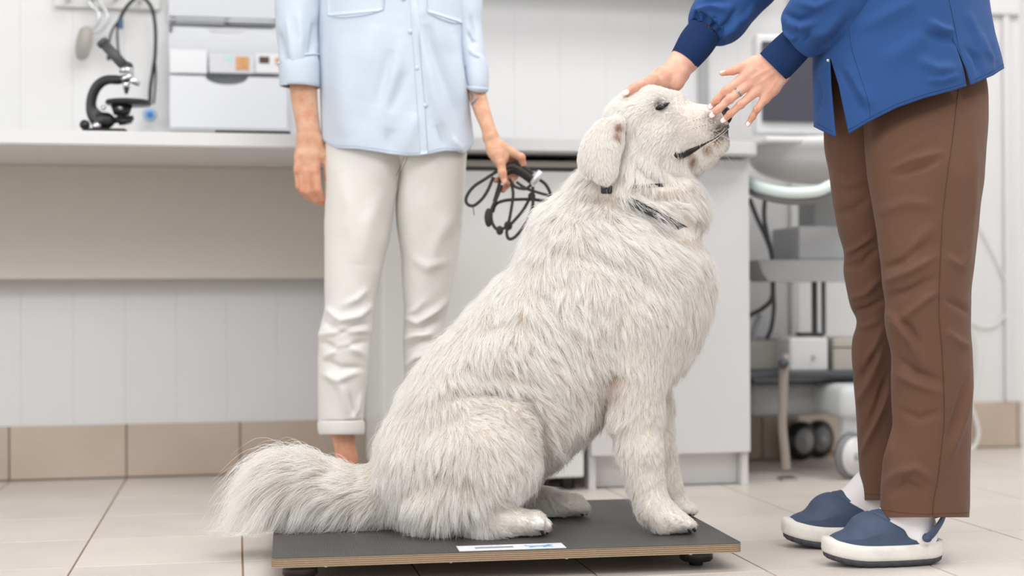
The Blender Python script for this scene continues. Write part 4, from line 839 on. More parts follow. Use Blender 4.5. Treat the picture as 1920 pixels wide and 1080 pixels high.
STAIN = [(1318, 288, 9, .0), (1300, 297, 9, .8), (1328, 279, 9, .7), (1345, 264, 8, .6), (1160, 236, 7, .9), (1157, 252, 6, .8), (1150, 712, 20, .4), (1136, 740, 16, .3), (1132, 790, 18, .15), (1029, 990, 8, .3), (1311, 992, 7, .25), (1160, 330, 9, .15)]
DARK = [(1241, 199, 12, .85), (1241, 197, 20, .3), (1350, 245, 14, .8), (1364, 240, 14, .85), (1347, 257, 10, .6), (1338, 222, 10, .45), (1356, 258, 8, .5)]
def stains(pp, far):
    st = np.zeros((len(pp), 2))
    for x, y, r_, a in STAIN: st[:, 0] = np.maximum(st[:, 0], a*np.exp(-(((pp-[x, y])/r_)**2).sum(1)))
    for x, y, r_, a in DARK: st[:, 1] = np.maximum(st[:, 1], a*np.exp(-(((pp-[x, y])/r_)**2).sum(1)))
    return st
NF = 380000
def keepmask(p, n, pp, rng):
    C = toC(p); near = C[:, 2] < ZD
    # nose, eye and mouth stay bare; density is finer on the short-haired head
    k = np.ones(len(p), bool)
    def el(x, y, rx, ry, ang=0):
        a = math.radians(ang); u = (pp[:, 0]-x)*math.cos(a)-(pp[:, 1]-y)*math.sin(a); v = (pp[:, 0]-x)*math.sin(a)+(pp[:, 1]-y)*math.cos(a); return (u/rx)**2+(v/ry)**2 < 1
    k &= ~el(1241, 199.5, 13.5, 5, 18); k &= ~el(1364, 217, 11, 16)
    D = np.full(len(p), 1e9)
    for a, b_ in zip(lp, lp[1:]): D = np.minimum(D, segdist(pp, np.array(a, float), np.array(b_, float))[0])
    k &= D > np.where(pp[:, 0] < 1305, 5.0, 2.5)
    k &= p[:, 2] > ZT+.004
    face = (n*(p-C0)).sum(1) < .25*np.linalg.norm(p-C0, axis=1)
    k &= face | (rng.random(len(p)) < .45)
    return k
rg = np.random.default_rng(11)
p, n = sample(DV, DF, DN, NF, rg); pp = proj(p)
hd = (DV @ np.eye(3)); hm = proj(DV); headf = np.array([((hm[f, 0] > 1090) & (hm[f, 1] < 330)).all() for f in DF]); p2, n2 = sample(DV, DF[headf], DN, 90000, rg)
p = np.concatenate([p, p2]); n = np.concatenate([n, n2]); pp = proj(p); k = keepmask(p, n, pp, rg); p, n = p[k], n[k]
pts, pp, Ls, far = grow(p, n, 26, rg)
# flatten fur where the collar and the thin band lie visible
fac = np.ones(len(p)); C = toC(p)
for (a, b_, v) in COLL_WIN:
    m = (pp[:, 0] > a[0]-6) & (pp[:, 0] < b_[0]+2) & (pp[:, 1] > a[1]-(6 if a[1] < 400 else 12)) & (pp[:, 1] < b_[1]+2) & (C[:, 2] < ZD)
    fac[m] = .2 if a[1] > 400 else .35
pts = pts[:, :1]+(pts-pts[:, :1])*fac[:, None, None]
rad = np.interp(Ls, [.004, .015, .04, .1], [.00022, .00028, .00036, .00042])
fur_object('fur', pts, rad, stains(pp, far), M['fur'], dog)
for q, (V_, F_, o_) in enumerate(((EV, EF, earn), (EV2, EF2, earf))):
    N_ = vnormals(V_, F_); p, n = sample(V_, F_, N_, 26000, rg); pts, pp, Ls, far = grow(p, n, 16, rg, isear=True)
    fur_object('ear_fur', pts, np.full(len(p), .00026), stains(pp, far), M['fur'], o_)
# whiskers and whisker spots
wk = []
for x, y, a, L_ in ((1325, 238, 25, 60), (1330, 246, 45, 70), (1322, 252, 60, 65), (1338, 250, 20, 80), (1318, 244, 75, 60), (1335, 258, 50, 70), (1310, 262, 80, 45), (1345, 262, 30, 60)):
    h = hit(db, x, y)
    if h is None: continue
    d = CR*math.cos(math.radians(a))-CU*math.sin(math.radians(a))-CF*.35; d /= np.linalg.norm(d); wk.append(tube([h[0]+d*(L_*.001*s_)-np.array([0, 0, 1])*.012*s_*s_ for s_ in np.linspace(0, 1, 10)], np.linspace(.00025, .00008, 10), 5))
V, Fq = join(*wk); mobj('whisker', V, Fq, M['whitecable'], dog)
sp_ = bmesh.new()
for i in range(16):
    x = 1300+(i % 8)*5.2; y = (227 if i < 8 else 241)-(i % 8)*1.4+random.uniform(-.6, .6); h = hit(db, x, y)
    if h: bmesh.ops.create_icosphere(sp_, subdivisions=1, radius=.0009, matrix=Matrix.Translation(Vector((h[0]+h[1]*.0035).tolist())))
tag(bm_obj('whisker_spots', sp_, M['rim'], dog, True), kind='stuff')
# ------------------------------------------------------------------ people: shared builders
def blush(o, V, spots):
    a = o.data.attributes.new('blush', 'FLOAT', 'POINT'); pp = proj(V); d = np.zeros(len(V))
    for x, y, r, k in spots: d = np.maximum(d, k*np.exp(-(((pp-[x, y])/r)**2).sum(1)))
    a.data.foreach_set('value', d.astype(np.float32))
def nail(px, py, Z, ln, wd, ang, parent, tilt=0.0, m='nail'):
    b = bmesh.new(); bmesh.ops.create_uvsphere(b, u_segments=20, v_segments=12, radius=1); e = Z/FPX
    R = Matrix(((CR[0], CU[0], -CF[0], 0), (CR[1], CU[1], -CF[1], 0), (CR[2], CU[2], -CF[2], 0), (0, 0, 0, 1)))
    Mx = Matrix.Translation(Vector(P(px, py, Z)))@R@Matrix.Rotation(math.radians(ang), 4, 'Z')@Matrix.Rotation(tilt, 4, 'X')@Matrix.Diagonal((ln*e, wd*e, .0016, 1))
    for v in b.verts:                     # squared off oval plate
        v.co.x = math.copysign(abs(v.co.x)**.8, v.co.x)
    bmesh.ops.transform(b, matrix=Mx, verts=b.verts); return bm_obj('nail', b, M[m], parent, True)
def coarse(chains, ells, lo, hi, h=.012, k=.03):
    s = SDF(Cc(*lo), Cc(*hi), h, k); 
    for c in chains: s.chain(c, 1.0)
    for e in ells: s.pell(*e)
    V, Q = s.mesh(1); return V, outward(V, Q)
def footwear(kind, origin, xdir, L, parent, label=None):
    """clog / shoe in its own frame: x to the toe, y up, z sideways"""
    xdir = np.array(xdir, float); xdir[2] = 0; xdir /= np.linalg.norm(xdir); zdir = np.cross(xdir, [0, 0, 1.]); k = L/.217
    def W(V): V = np.asarray(V)*k; return np.array(origin)+V[:, :1]*xdir+V[:, 1:2]*np.array([0, 0, 1.])+V[:, 2:]*zdir
    def outline(th):                       # plan outline of the sole
        c, s_ = math.cos(th), math.sin(th); return .1085*c, (.0405+.0045*c)*(abs(s_)**.78)*math.copysign(1, s_)
    def solelayer(levels, n=96, teeth=0):
        V = []
        for (y, g, sp) in levels:
            for i in range(n):
                th = 2*math.pi*i/n; x, z = outline(th); rr = g-(teeth*(1 if math.sin(th*27) > .2 else 0) if y < .007 else 0)
                V.append((x*(1+rr/.1085), y+sp*max(0, (x-.03)/.08)**2*.012+sp*max(0, (-x-.08)/.03)**2*.004, z*(1+rr/.044)))
        F = [[i*n+j, i*n+(j+1) % n, (i+1)*n+(j+1) % n, (i+1)*n+j] for i in range(len(levels)-1) for j in range(n)]
        return W(V), F+[list(range(n))[::-1], [(len(levels)-1)*n+j for j in range(n)]]
    e = SDF((-.13, .0, -.07), (.13, .13, .07), .0017, .012)
    e.ell((.046, .034, 0), (.0605, .030, .0435)); e.ell((.012, .048, 0), (.056, .046, .040), .35); e.ell((-.042, .032, 0), (.066, .026, .0395)); e.cone((.0, .06, 0), (-.02, .066, 0), .034, .034, .95)
    V, Q = e.mesh(2, True); nx, ny = -.093, .0    # opening plane through two points
    a = np.array([.004, .100]); b_ = np.array([-.094, .046]); d = b_-a; nrm = np.array([d[1], -d[0]])/np.linalg.norm(d)
    if nrm[1] < 0: nrm = -nrm
    dist = (V[:, :2]-a)@nrm
    if kind == 'clog':
        e2 = e; X, Y, Z = np.meshgrid(*[e.lo[i]+np.arange(e.n[i])*e.h for i in range(3)], indexing='ij', sparse=True)
        pl = (X-a[0])*nrm[0]+(Y-a[1])*nrm[1]+0*Z; e.F = np.maximum(e.F, pl); e.F = np.maximum(e.F, .030-Y); V, Q = e.mesh(3, True)
        dist = (V[:, :2]-a)@nrm; c = V.mean(0); out = (V-c); out[:, 0] = 0; out /= np.linalg.norm(out, axis=1)[:, None]+1e-9
        V = V+out*(.0016*np.exp(-((dist+.002)/.004)**2)-.0012*np.exp(-((dist+.013)/.0014)**2))[:, None]
    f_ = np.clip((.080-V[:, 1])/.028, 0, 1); cc_ = V[:, 0]/.1085; w_ = .0405+.0045*np.clip(cc_, -1, 1); ss_ = (np.abs(V[:, 2])/w_)**(1/.78); rho = np.sqrt(cc_**2+ss_**2); sc2 = np.where(rho > .93, .93/np.maximum(rho, .1), 1); sc2 = 1+(sc2-1)*f_
    V[:, 0] *= sc2; V[:, 2] = np.sign(V[:, 2])*(ss_*sc2)**.78*w_
    Vw = W(V); up = mobj(kind, Vw, outward(Vw, Q), M['navy'] if kind == 'clog' else M['foamwhite'], parent)
    if label: up['label'] = label
    V, F = solelayer([(.012, -.003, 1), (.014, 0, 1), (.020, .0016, 1), (.030, .0014, 1), (.038, .0, 1), (.0400, -.004, 1), (.0402, -.012, 1)]); mobj('midsole', V, F, M['foamwhite'], up)
    V, F = solelayer([(.0005, -.012, 1), (.002, -.007, 1), (.006, -.0025, 1), (.0125, -.001, 1)], 216, .0022); mobj('outsole', V, F, M['tread'], up)
    if kind == 'clog':
        for sg in (-1, 1):
            b = bmesh.new(); c = W([(-.066, .052, .036*sg), (-.066, .052, .043*sg)]); cyl(b, c[0], c[1], .0085, .0075, 20, .001); bm_obj('rivet', b, M['navy'], up, True)
        pts = smoothpath([(-.066, .052, .039), (-.078, .062, .039), (-.094, .078, .032), (-.108, .088, .014), (-.111, .09, 0), (-.108, .088, -.014), (-.094, .078, -.032), (-.078, .062, -.039), (-.066, .052, -.039)], 48); V = []; n = 8
        for i, p in enumerate(pts):
            T_ = pts[min(i+1, 47)]-pts[max(i-1, 0)]; T_ /= np.linalg.norm(T_); o_ = np.array([p[0]+.04, 0, p[2]]); o_ /= np.linalg.norm(o_); u_ = np.cross(T_, o_); u_ /= np.linalg.norm(u_)
            for j in range(n): th = 2*math.pi*(j+.5)/n; V.append(p+u_*.0098*math.copysign(abs(math.cos(th))**.6, math.cos(th))+o_*.0024*math.sin(th))
        F = [[i*n+j, i*n+(j+1) % n, (i+1)*n+(j+1) % n, (i+1)*n+j] for i in range(47) for j in range(n)]+[list(range(n)), [47*n+j for j in range(n)][::-1]]
        Vw = W(V); mobj('strap', Vw, F, M['navy'], up)
        e = SDF((-.13, .02, -.06), (.08, .2, .06), .003, .02); e.cone((-.064, .058, 0), (-.068, .19, 0), .028, .030); e.cone((-.05, .06, 0), (.0, .064, 0), .031, .027); e.ell((-.068, .052, 0), (.028, .026, .028)); e.cone((-.04, .1, 0), (-.01, .07, 0), .03, .027)
        V, Q = e.mesh(2, True); Vw = W(V); mobj('sock', Vw, outward(Vw, Q), M['sock'], parent)
    return up
def garment(name, pieces, mat_, parent, strokes, label=None, noise=(.004, 9, .0015, 30), seed=1, uv=True):
    strokes = [[(p_, w_*.85, a_*1.5) for p_, w_, a_ in q_] for q_ in strokes]
    Vs = []; Fs = []; UV = []; n = 0
    for i, (V, F, u) in enumerate(pieces):
        N = vnormals(V, F); V = creases(V, N, strokes[i] if i < len(strokes) else []); N = vnormals(V, F)
        V = V+N*(vnoise(V*[1, 1, .6], noise[1], seed)[:, :1]*noise[0]+vnoise(V, noise[3], seed+1)[:, :1]*noise[2]); Vs.append(V); Fs += (F+n).tolist(); UV.append(u); n += len(V)
    o = mobj(name, np.concatenate(Vs), Fs, mat_, parent, True, np.concatenate(UV))
    if label: o['label'] = label
    return o
def solid(o, t=.002): m = o.modifiers.new('cloth_thickness', 'SOLIDIFY'); m.thickness = t; m.offset = -1; return o

# ------------------------------------------------------------------ the vet
vb = on_z(1650, 1050, 0); vet = empty('person', vb, 'person in a royal blue jacket and brown trousers leaning over the dog', 'person')
ZN, ZF = 2.555, 2.73
# body under the clothes plus both hands, one figure
cv, cf = coarse([[(1735, 900, ZN, 24), (1725, 640, ZN, 36), (1740, 300, ZN+.03, 55), (1735, 150, ZN+.07, 62)], [(1665, 900, ZF, 24), (1655, 640, ZF, 34), (1640, 300, ZF-.02, 56), (1660, 150, ZF-.05, 76)],
  [(1700, 110, 2.64, 85), (1690, -40, 2.64, 92), (1660, -200, 2.64, 98), (1640, -280, 2.64, 80), (1600, -380, 2.64, 48), (1570, -440, 2.64, 45)], [(1710, -250, 2.57, 44), (1640, -110, 2.548, 36), (1572, -6, 2.548, 32), (1535, 38, 2.56, 26), (1505, 72, 2.577, 22)],
  [(1600, -255, 2.76, 42), (1505, -145, 2.79, 34), (1415, -48, 2.79, 29), (1370, 4, 2.78, 25), (1330, 50, 2.755, 20)]],
  [(1548, -500, 2.64, 82, 98, 74, math.radians(25)), (1475, -480, 2.64, 14, 22, 12, 0), (1520, -440, 2.64, 50, 45, 45, 0), (1565, -495, 2.56, 10, 20, 8, 0)], (1280, 930, 2.38), (1980, -640, 2.95), .012, .018)
s = SDF(Cc(1300, 270, 2.54), Cc(1520, 50, 2.67), .0014, .0036); h_ = s.chain
h_([(1500, 75, 2.583, 26), (1452, 123, 2.598, 29)], .74, .01)
for w0, mc in (((1441, 112), (1390, 149)), ((1448, 120), (1403, 158)), ((1457, 130), (1417, 172)), ((1464, 140), (1435, 185))): h_([(w0[0], w0[1], 2.600, 18), ((w0[0]*.45+mc[0]*.55), (w0[1]*.45+mc[1]*.55), 2.600, 14), (mc[0], mc[1], 2.603, 9.8)], .9, .007)
h_([(1440, 112, 2.60, 15), (1412, 119, 2.603, 12.5), (1393, 125, 2.604, 9.5)], 1, .008); h_([(1393, 125, 2.604, 9.2), (1374, 133, 2.606, 7.8), (1354, 137, 2.608, 5.8)], 1, .003)
FG = [[(1390, 149, 2.603, 9.8), (1360, 171, 2.603, 7.6), (1344, 187.5, 2.613, 6.8), (1332, 200, 2.624, 6.1)], [(1404, 158, 2.602, 9.6), (1368.5, 186, 2.598, 7.8), (1347, 205, 2.609, 6.9), (1335, 216, 2.620, 6.2)],
      [(1417, 172, 2.603, 9.4), (1389, 196, 2.599, 7.4), (1369, 213.5, 2.609, 6.6), (1356, 225.5, 2.620, 6.0)], [(1434, 185, 2.605, 8.8), (1419.5, 204.5, 2.604, 6.6), (1411, 219, 2.611, 5.9), (1402, 233, 2.618, 5.2)]]
for f in FG: h_(f, 1, .0026)
for f in FG:
    for j in (1, 2): s.pell(f[j][0], f[j][1], f[j][2]-.002, f[j][3]*1.06, f[j][3]*1.06, f[j][3]*.95, 0, .003)
V1, Q1 = s.mesh(2); Q1 = outward(V1, Q1); N1 = vnormals(V1, Q1)
V1 = creases(V1, N1, [([(1455, 122), (1425, 138), (1398, 153)], 3.2, 1.1), ([(1460, 130), (1435, 148), (1412, 164)], 3.2, 1.1), ([(1464, 138), (1450, 160), (1434, 182)], 3, .8), ([(1420, 132), (1408, 145)], 5, -1.0), ([(1428, 158), (1415, 165)], 4, -1.0)]+
   [([(f[1][0]-5, f[1][1]-5+k), (f[1][0]+4, f[1][1]+5+k)], 1.2, -.5) for f in FG for k in (-2, 1.5)])
s = SDF(Cc(1145, 225, 2.62), Cc(1370, 40, 2.80), .0017, .006); h_ = s.chain
h_([(1314, 70, 2.745, 24), (1284, 112, 2.737, 25), (1268, 130, 2.73, 24)], .75, .012); h_([(1268, 134, 2.722, 25), (1240, 148, 2.708, 20), (1222, 155, 2.692, 16)], .9, .01)
h_([(1222, 154, 2.685, 14), (1203, 160, 2.665, 10.5), (1188, 166, 2.650, 9), (1175, 173, 2.640, 7.8)], 1, .005); h_([(1275, 138, 2.715, 17), (1268, 154, 2.71, 14), (1258, 172, 2.72, 9)], 1, .008)
for dy, dzz, ln in ((2, .03, 1.0), (8, .048, .9), (16, .062, .75)): h_([(1228, 160+dy*.5, 2.72+dzz*.4, 12), (1205-5*(1-ln), 170+dy, 2.70+dzz, 8.5), (1180+25*(1-ln), 186+dy, 2.70+dzz, 7.5)], 1, .004)
V2, Q2 = s.mesh(2); Q2 = outward(V2, Q2)
BV, BF = join((cv, cf), (V1, Q1), (V2, Q2)); body_v = mobj('body', BV, BF, M['skin'], vet)
blush(body_v, BV, [(f[j][0], f[j][1], 6-j, .55) for f in FG for j in (1, 2)]+[(f[3][0], f[3][1], 7, .45) for f in FG]+[(1362, 136, 12, .4), (1430, 158, 10, .25), (1448, 152, 8, .25), (1415, 150, 10, .2), (1185, 168, 10, .5), (1176, 174, 8, .5), (1205, 160, 8, .3)])
bv = bvh(body_v)
for i, (f, ln, wd) in enumerate(zip(FG, (7.0, 7.2, 7.0, 6.0), (4.9, 5.0, 4.9, 4.1))):
    a = math.degrees(math.atan2(-(f[3][1]-f[2][1]), f[3][0]-f[2][0])); x, y = f[3][0]+1.0, f[3][1]-1.0; h = hit(bv, x, y); zz = toC(h[0][None])[0][2] if h else f[3][2]-.005
    nail(x, y, zz+.0002, ln, wd, a, vet)
nail(1356, 135.2, 2.6035, 7, 3.2, 12, vet, .5); h = hit(bv, 1172, 174); nail(1172.5, 173.5, (toC(h[0][None])[0][2] if h else 2.632)+.0003, 8, 5.4, 24, vet)
# finger ring: a band around the middle finger
c = np.array([1384.5, 173.2]); d = np.array([1368.5-1404, 186-158.]); d /= np.linalg.norm(d); nrm = np.array([-d[1], d[0]]); rr = 8.9
def fring(off): return [P(c[0]+d[0]*off+nrm[0]*rr*math.cos(t_), c[1]+d[1]*off+nrm[1]*rr*math.cos(t_), 2.600+rr*math.sin(t_)*2.6/FPX) for t_ in np.linspace(0, 2*math.pi, 41)[:-1]]
def closed(path, r, n=8):
    path = np.array(path); m = len(path); T_ = np.roll(path, -1, 0)-np.roll(path, 1, 0); T_ /= np.linalg.norm(T_, axis=1)[:, None]; cen = path.mean(0); V = []
    for i in range(m):
        a_ = path[i]-cen; a_ -= T_[i]*a_.dot(T_[i]); a_ /= np.linalg.norm(a_); b_ = np.cross(T_[i], a_)
        for k in range(n): V.append(path[i]+(a_*math.cos(2*math.pi*k/n)+b_*math.sin(2*math.pi*k/n))*r)
    return np.array(V), outward(np.array(V), np.array([[i*n+k, i*n+(k+1) % n, ((i+1) % m)*n+(k+1) % n, ((i+1) % m)*n+k] for i in range(m) for k in range(n)]))
V, Fq = join(closed(fring(-1.3), .0011), closed(fring(1.3), .0011)); o = mobj('finger_ring', V, Fq, M['steel'], vet); o['label'] = 'slim silver double ring'
# hair (the head is above the frame)
s = SDF(Cc(1400, -380, 2.5), Cc(1700, -660, 2.8), .008, .03); s.pell(1566, -520, 2.64, 88, 92, 84, math.radians(25)); s.pell(1650, -470, 2.64, 34, 60, 34, 0); s.pell(1480, -455, 2.64, 60, 70, 100, 0, .02, 'sub')
V, Fq = s.mesh(2); mobj('hair', V, outward(V, Fq), M['hairbrown'], vet)
# clogs and socks
L1 = np.array([-1, 0, 0.])@np.eye(3); dirn = -R0
g1 = on_z(1652, 1050, 0); g1 = P(1652, 556, ZN-.01); g1[2] = 0
footwear('clog', g1, dirn-.10*F0, .219, vet, 'navy foam clog with white midsole nearest the camera')
g2 = P(1580, 556, ZF); g2[2] = 0
footwear('clog', g2, dirn-.04*F0, .238, vet, 'navy foam clog with white midsole, the farther foot')
# trousers
near = [(100, 1640, 1835, ZN+.09, 80), (160, 1616, 1852, ZN+.075, 86), (218, 1618, 1854, ZN+.052, 90), (311, 1624, 1847, ZN+.03, 96), (385, 1635, 1837, ZN+.02, 90), (459, 1646, 1829, ZN+.01, 84), (533, 1653, 1821, ZN, 78), (570, 1660, 1820, ZN, 76), (611, 1661, 1820, ZN, 75),
  (665, 1671, 1822, ZN, 72), (718, 1671, 1824, ZN, 70), (769, 1672, 1822, ZN, 70), (807, 1672, 1820, ZN, 70), (863, 1659, 1819, ZN, 70), (901, 1652, 1819, ZN, 70), (950, 1650, 1818, ZN, 70), (970, 1650, 1817, ZN, 70)]
farl = [(100, 1552, 1780, ZF-.05, 110), (255, 1546, 1740, ZF-.03, 90), (330, 1557, 1725, ZF-.02, 84), (422, 1569, 1715, ZF-.01, 78), (474, 1582, 1712, ZF, 74), (515, 1583, 1710, ZF, 72), (570, 1594, 1712, ZF, 70), (602, 1606, 1715, ZF, 68), (637, 1598, 1716, ZF, 68), (674, 1597, 1718, ZF, 66),
  (756, 1603, 1722, ZF, 66), (848, 1607, 1726, ZF, 66), (910, 1611, 1732, ZF, 66), (938, 1611, 1738, ZF, 66)]
NS = [([(1668, 318), (1705, 302), (1765, 285)], 7, 5), ([(1680, 330), (1720, 318), (1760, 300)], 6, -4), ([(1655, 300), (1720, 262), (1760, 250)], 14, 3), ([(1640, 400), (1700, 380), (1752, 385)], 12, 3), ([(1655, 530), (1700, 512), (1755, 480)], 9, 6), ([(1652, 505), (1690, 492), (1740, 455)], 8, -5),
  ([(1664, 556), (1700, 548), (1755, 520)], 9, -6), ([(1658, 585), (1690, 600), (1735, 560), (1757, 548)], 9, 6), ([(1668, 600), (1685, 610), (1710, 640), (1728, 685)], 9, 7), ([(1680, 590), (1705, 615), (1725, 650)], 8, -6), ([(1685, 672), (1720, 698), (1765, 715)], 8, -6), ([(1680, 700), (1722, 722), (1764, 738)], 9, 5),
  ([(1690, 770), (1725, 785), (1765, 770)], 9, -4), ([(1822, 715), (1805, 780), (1782, 860)], 8, 7), ([(1812, 700), (1790, 790), (1775, 830)], 8, -5), ([(1664, 905), (1690, 884), (1718, 878), (1748, 902)], 9, 7), ([(1672, 925), (1700, 905), (1735, 925)], 10, -6), ([(1655, 880), (1672, 845), (1678, 800)], 9, 5),
  ([(1775, 480), (1800, 500), (1818, 470)], 9, 4), ([(1772, 560), (1800, 575), (1818, 590)], 7, -4), ([(1772, 620), (1795, 640), (1818, 650)], 8, 4), ([(1830, 250), (1822, 400), (1810, 520)], 10, 3), ([(1750, 420), (1720, 455), (1700, 500)], 14, 4)]
FS_ = [([(1584, 478), (1610, 462), (1640, 440)], 7, 6), ([(1580, 500), (1612, 495), (1645, 468)], 7, -6), ([(1596, 560), (1625, 550), (1655, 518)], 8, 6), ([(1598, 585), (1625, 580), (1660, 560)], 7, -6), ([(1606, 605), (1620, 615), (1650, 600)], 7, 5), ([(1600, 660), (1620, 690), (1640, 650), (1660, 610)], 9, 6), ([(1606, 760), (1630, 720), (1660, 640)], 9, 6),
  ([(1612, 860), (1640, 800), (1668, 730)], 8, 6), ([(1606, 720), (1625, 690), (1645, 660)], 7, -5), ([(1615, 820), (1645, 760), (1665, 700)], 7, -5), ([(1556, 330), (1590, 345), (1622, 340)], 10, 4), ([(1565, 400), (1600, 395), (1630, 370)], 9, -4)]
tr = garment('trousers', [loft(farl, 230, 120), loft(near, 230, 140)], M['brown'], vet, [FS_, NS], 'loose brown cotton trousers', (.003, 9, .0012, 26), 3); 
tb_ = bvh(tr)
seams = [([(1797, 165), (1793, 200), (1786, 260), (1776, 330), (1768, 400), (1764, 470), (1761, 540), (1761, 600), (1766, 660), (1769, 720), (1770, 790), (1764, 850), (1758, 900), (1750, 940), (1749, 968)], .0009), ([(1651, 955), (1690, 961), (1740, 964), (1816, 961)], .00035), ([(1612, 925), (1650, 928)], .00035)]
V, Fq = join(*[safe_seam(tb_, p_, [r_, r_], 0, .0002, 90, 6) for p_, r_ in seams]); mobj('side_seam', V, Fq, M['brownseam'], tr)
# jacket: one sheet around the trunk, open at the front, slit at the side
HEM = np.array([(1520, 236), (1530, 240), (1565, 257), (1586, 254), (1629, 228), (1681, 202), (1733, 184), (1785, 170), (1815, 161), (1826, 157), (1863, 141), (1890, 124)], float)
def jx_(y): return np.interp(y, [-380, -300, -150, 0, 60, 105, 128, 260], [1545, 1510, 1515, 1528, 1526, 1524, 1523, 1524]), np.interp(y, [-380, -300, -150, 0, 60, 105, 128, 260], [1740, 1800, 1840, 1857, 1867, 1879, 1884, 1886])
def jacket_sheet(t0, t1, rows=150, cols=110):
    V = []; uv = []
    for r in range(rows):
        t = r/(rows-1); 
        for c_ in range(cols):
            u = c_/(cols-1); y = 130.
            for _ in range(5):
                th0, th1 = t0(y), t1(y); th = th0+(th1-th0)*u; xl, xr = jx_(y); a = (xr-xl)/2; cx = (xl+xr)/2; x = cx+a*math.cos(th); y = -330+(np.interp(x, HEM[:, 0], HEM[:, 1])+330)*t
            ybot = max(0, min(1, (y-60)/120)); bz = 150+8*ybot
            V.append(P(x, y, 2.64+bz*math.sin(th)*2.64/FPX)); uv.append((u, t))
    V = np.array(V); F = gridfaces(rows, cols, False); return V, F, np.array(uv)
pi = math.pi
edge = lambda y: pi+np.interp(y, [-330, 100, 112, 160, 255], [.60, .60, .64, .76, .90])      # near front edge
edgef = lambda y: pi+np.interp(y, [-330, 100, 112, 160, 255], [.70, .66, .62, .63, .70])     # far front edge
sl = lambda y: 2*pi-np.interp(y, [0, 78, 160], [1.02, 1.02, .90])
slg = lambda y: np.interp(y, [0, 80, 160], [-.02, .0, .030])
JA = jacket_sheet(edge, lambda y: sl(y)-slg(y)); JB = jacket_sheet(lambda y: sl(y)+slg(y), lambda y: 2*pi+edgef(y), 150, 170)
ctr = P(1700, 0, 2.64)
def orient(V, F, c0):
    N = vnormals(V, F); f = F if ((V-c0)*N)[:, :2].sum() > 0 else F[:, ::-1]; return f
JA = (JA[0], orient(JA[0], JA[1], ctr), JA[2]); JB = (JB[0], orient(JB[0], JB[1], ctr), JB[2])
JS = [([(1590, 120), (1610, 170), (1640, 200)], 12, 5), ([(1575, 130), (1600, 165), (1622, 215)], 8, -4), ([(1740, 40), (1765, 55), (1795, 60)], 9, 5), ([(1735, 62), (1765, 72), (1792, 78)], 8, -4), ([(1720, 110), (1755, 130), (1795, 128)], 12, 5), ([(1600, 60), (1660, 30), (1720, 0)], 16, 4), ([(1650, 120), (1700, 90), (1740, 60)], 22, 4), ([(1735, 150), (1765, 152), (1800, 140)], 8, 4)]
JS2 = [([(1838, 60), (1850, 95), (1872, 118)], 8, 4), ([(1812, 90), (1830, 110), (1836, 140)], 6, -4), ([(1815, 20), (1830, 60), (1842, 110)], 9, 3), ([(1534, 140), (1538, 180), (1532, 215)], 4, -4), ([(1860, 80), (1868, 110), (1872, 130)], 6, -3)]
jk = garment('jacket', [JA, JB], M['blue'], vet, [JS, JS2], 'royal blue cotton medical jacket with a side slit', (.003, 9, .0008, 24), 5); solid(jk, .0022)
jb = bvh(jk)
J = [([(1588, 246), (1631, 221), (1683, 195), (1735, 177), (1787, 163), (1811, 155)], .00045), ([(1828, 149), (1862, 133), (1884, 118)], .00045), ([(1530, 231), (1562, 247)], .00045), ([(1778, -5), (1786, 30), (1792, 60), (1796, 80)], .0006), ([(1796, 82), (1803, 110), (1808, 155)], .0004), ([(1590, 40), (1597, 90), (1612, 140), (1628, 190), (1632, 220)], .0004)]
V, Fq = join(*[safe_seam(jb, p_, [r_, r_], 0, .0001, 90, 5) for p_, r_ in J]); mobj('stitching', V, Fq, M['blueseam'], jk)
h = hit(jb, 1554, 108)
b = bmesh.new(); p_ = P(1553, 113, 2.535); cyl(b, p_, p_-CF*.003, .0038, .003, 18, .0008); bm_obj('snap_button', b, M['steel'], jk, True)
slv = [limb([(1497, 79, 2.58, 38, 30), (1504, 72, 2.575, 46, 38), (1516, 58, 2.57, 58, 48), (1538, 34, 2.56, 65, 54), (1572, -6, 2.545, 68, 56), (1622, -72, 2.54, 72, 58), (1680, -170, 2.55, 80, 62), (1720, -270, 2.58, 84, 70)], 120, 96),
       limb([(1320, 60, 2.75, 33, 27), (1326, 52, 2.755, 46, 38), (1342, 34, 2.76, 55, 44), (1372, 2, 2.78, 55, 46), (1420, -52, 2.79, 60, 50), (1510, -150, 2.79, 68, 56), (1600, -260, 2.76, 80, 66)], 120, 96)]
SS = [[([(1470, 60), (1488, 72), (1500, 60)], 5, 5), ([(1478, 40), (1500, 52), (1530, 40)], 9, 6), ([(1470, 25), (1500, 38), (1535, 25)], 8, -6), ([(1530, 95), (1560, 80), (1600, 30)], 9, -5), ([(1500, 5), (1530, 15), (1575, -10)], 9, 5), ([(1520, 70), (1548, 60), (1575, 30)], 10, 5), ([(1505, 80), (1515, 70), (1518, 58)], 3.5, -4), ([(1492, 70), (1498, 58), (1496, 45)], 3.5, -4)],
      [([(1296, 44), (1304, 34), (1306, 22)], 3.5, -5), ([(1316, 52), (1322, 38), (1320, 28)], 3.5, -5), ([(1332, 58), (1340, 44), (1342, 30)], 4, -5), ([(1300, 20), (1330, 12), (1365, 20)], 7, 6), ([(1310, 5), (1345, -2), (1370, 5)], 7, -6), ([(1355, 70), (1372, 55), (1395, 30)], 6, 6), ([(1345, 62), (1368, 40), (1380, 15)], 6, -6), ([(1388, 50), (1402, 25), (1412, 10)], 5, 5)]]
garment('sleeve', [slv[0]], M['blue'], vet, [SS[0]], 'gathered blue sleeve of the nearer arm', (.004, 14, .002, 34), 8); garment('sleeve', [slv[1]], M['blue'], vet, [SS[1]], 'gathered blue sleeve of the farther arm', (.005, 15, .002, 34), 9)
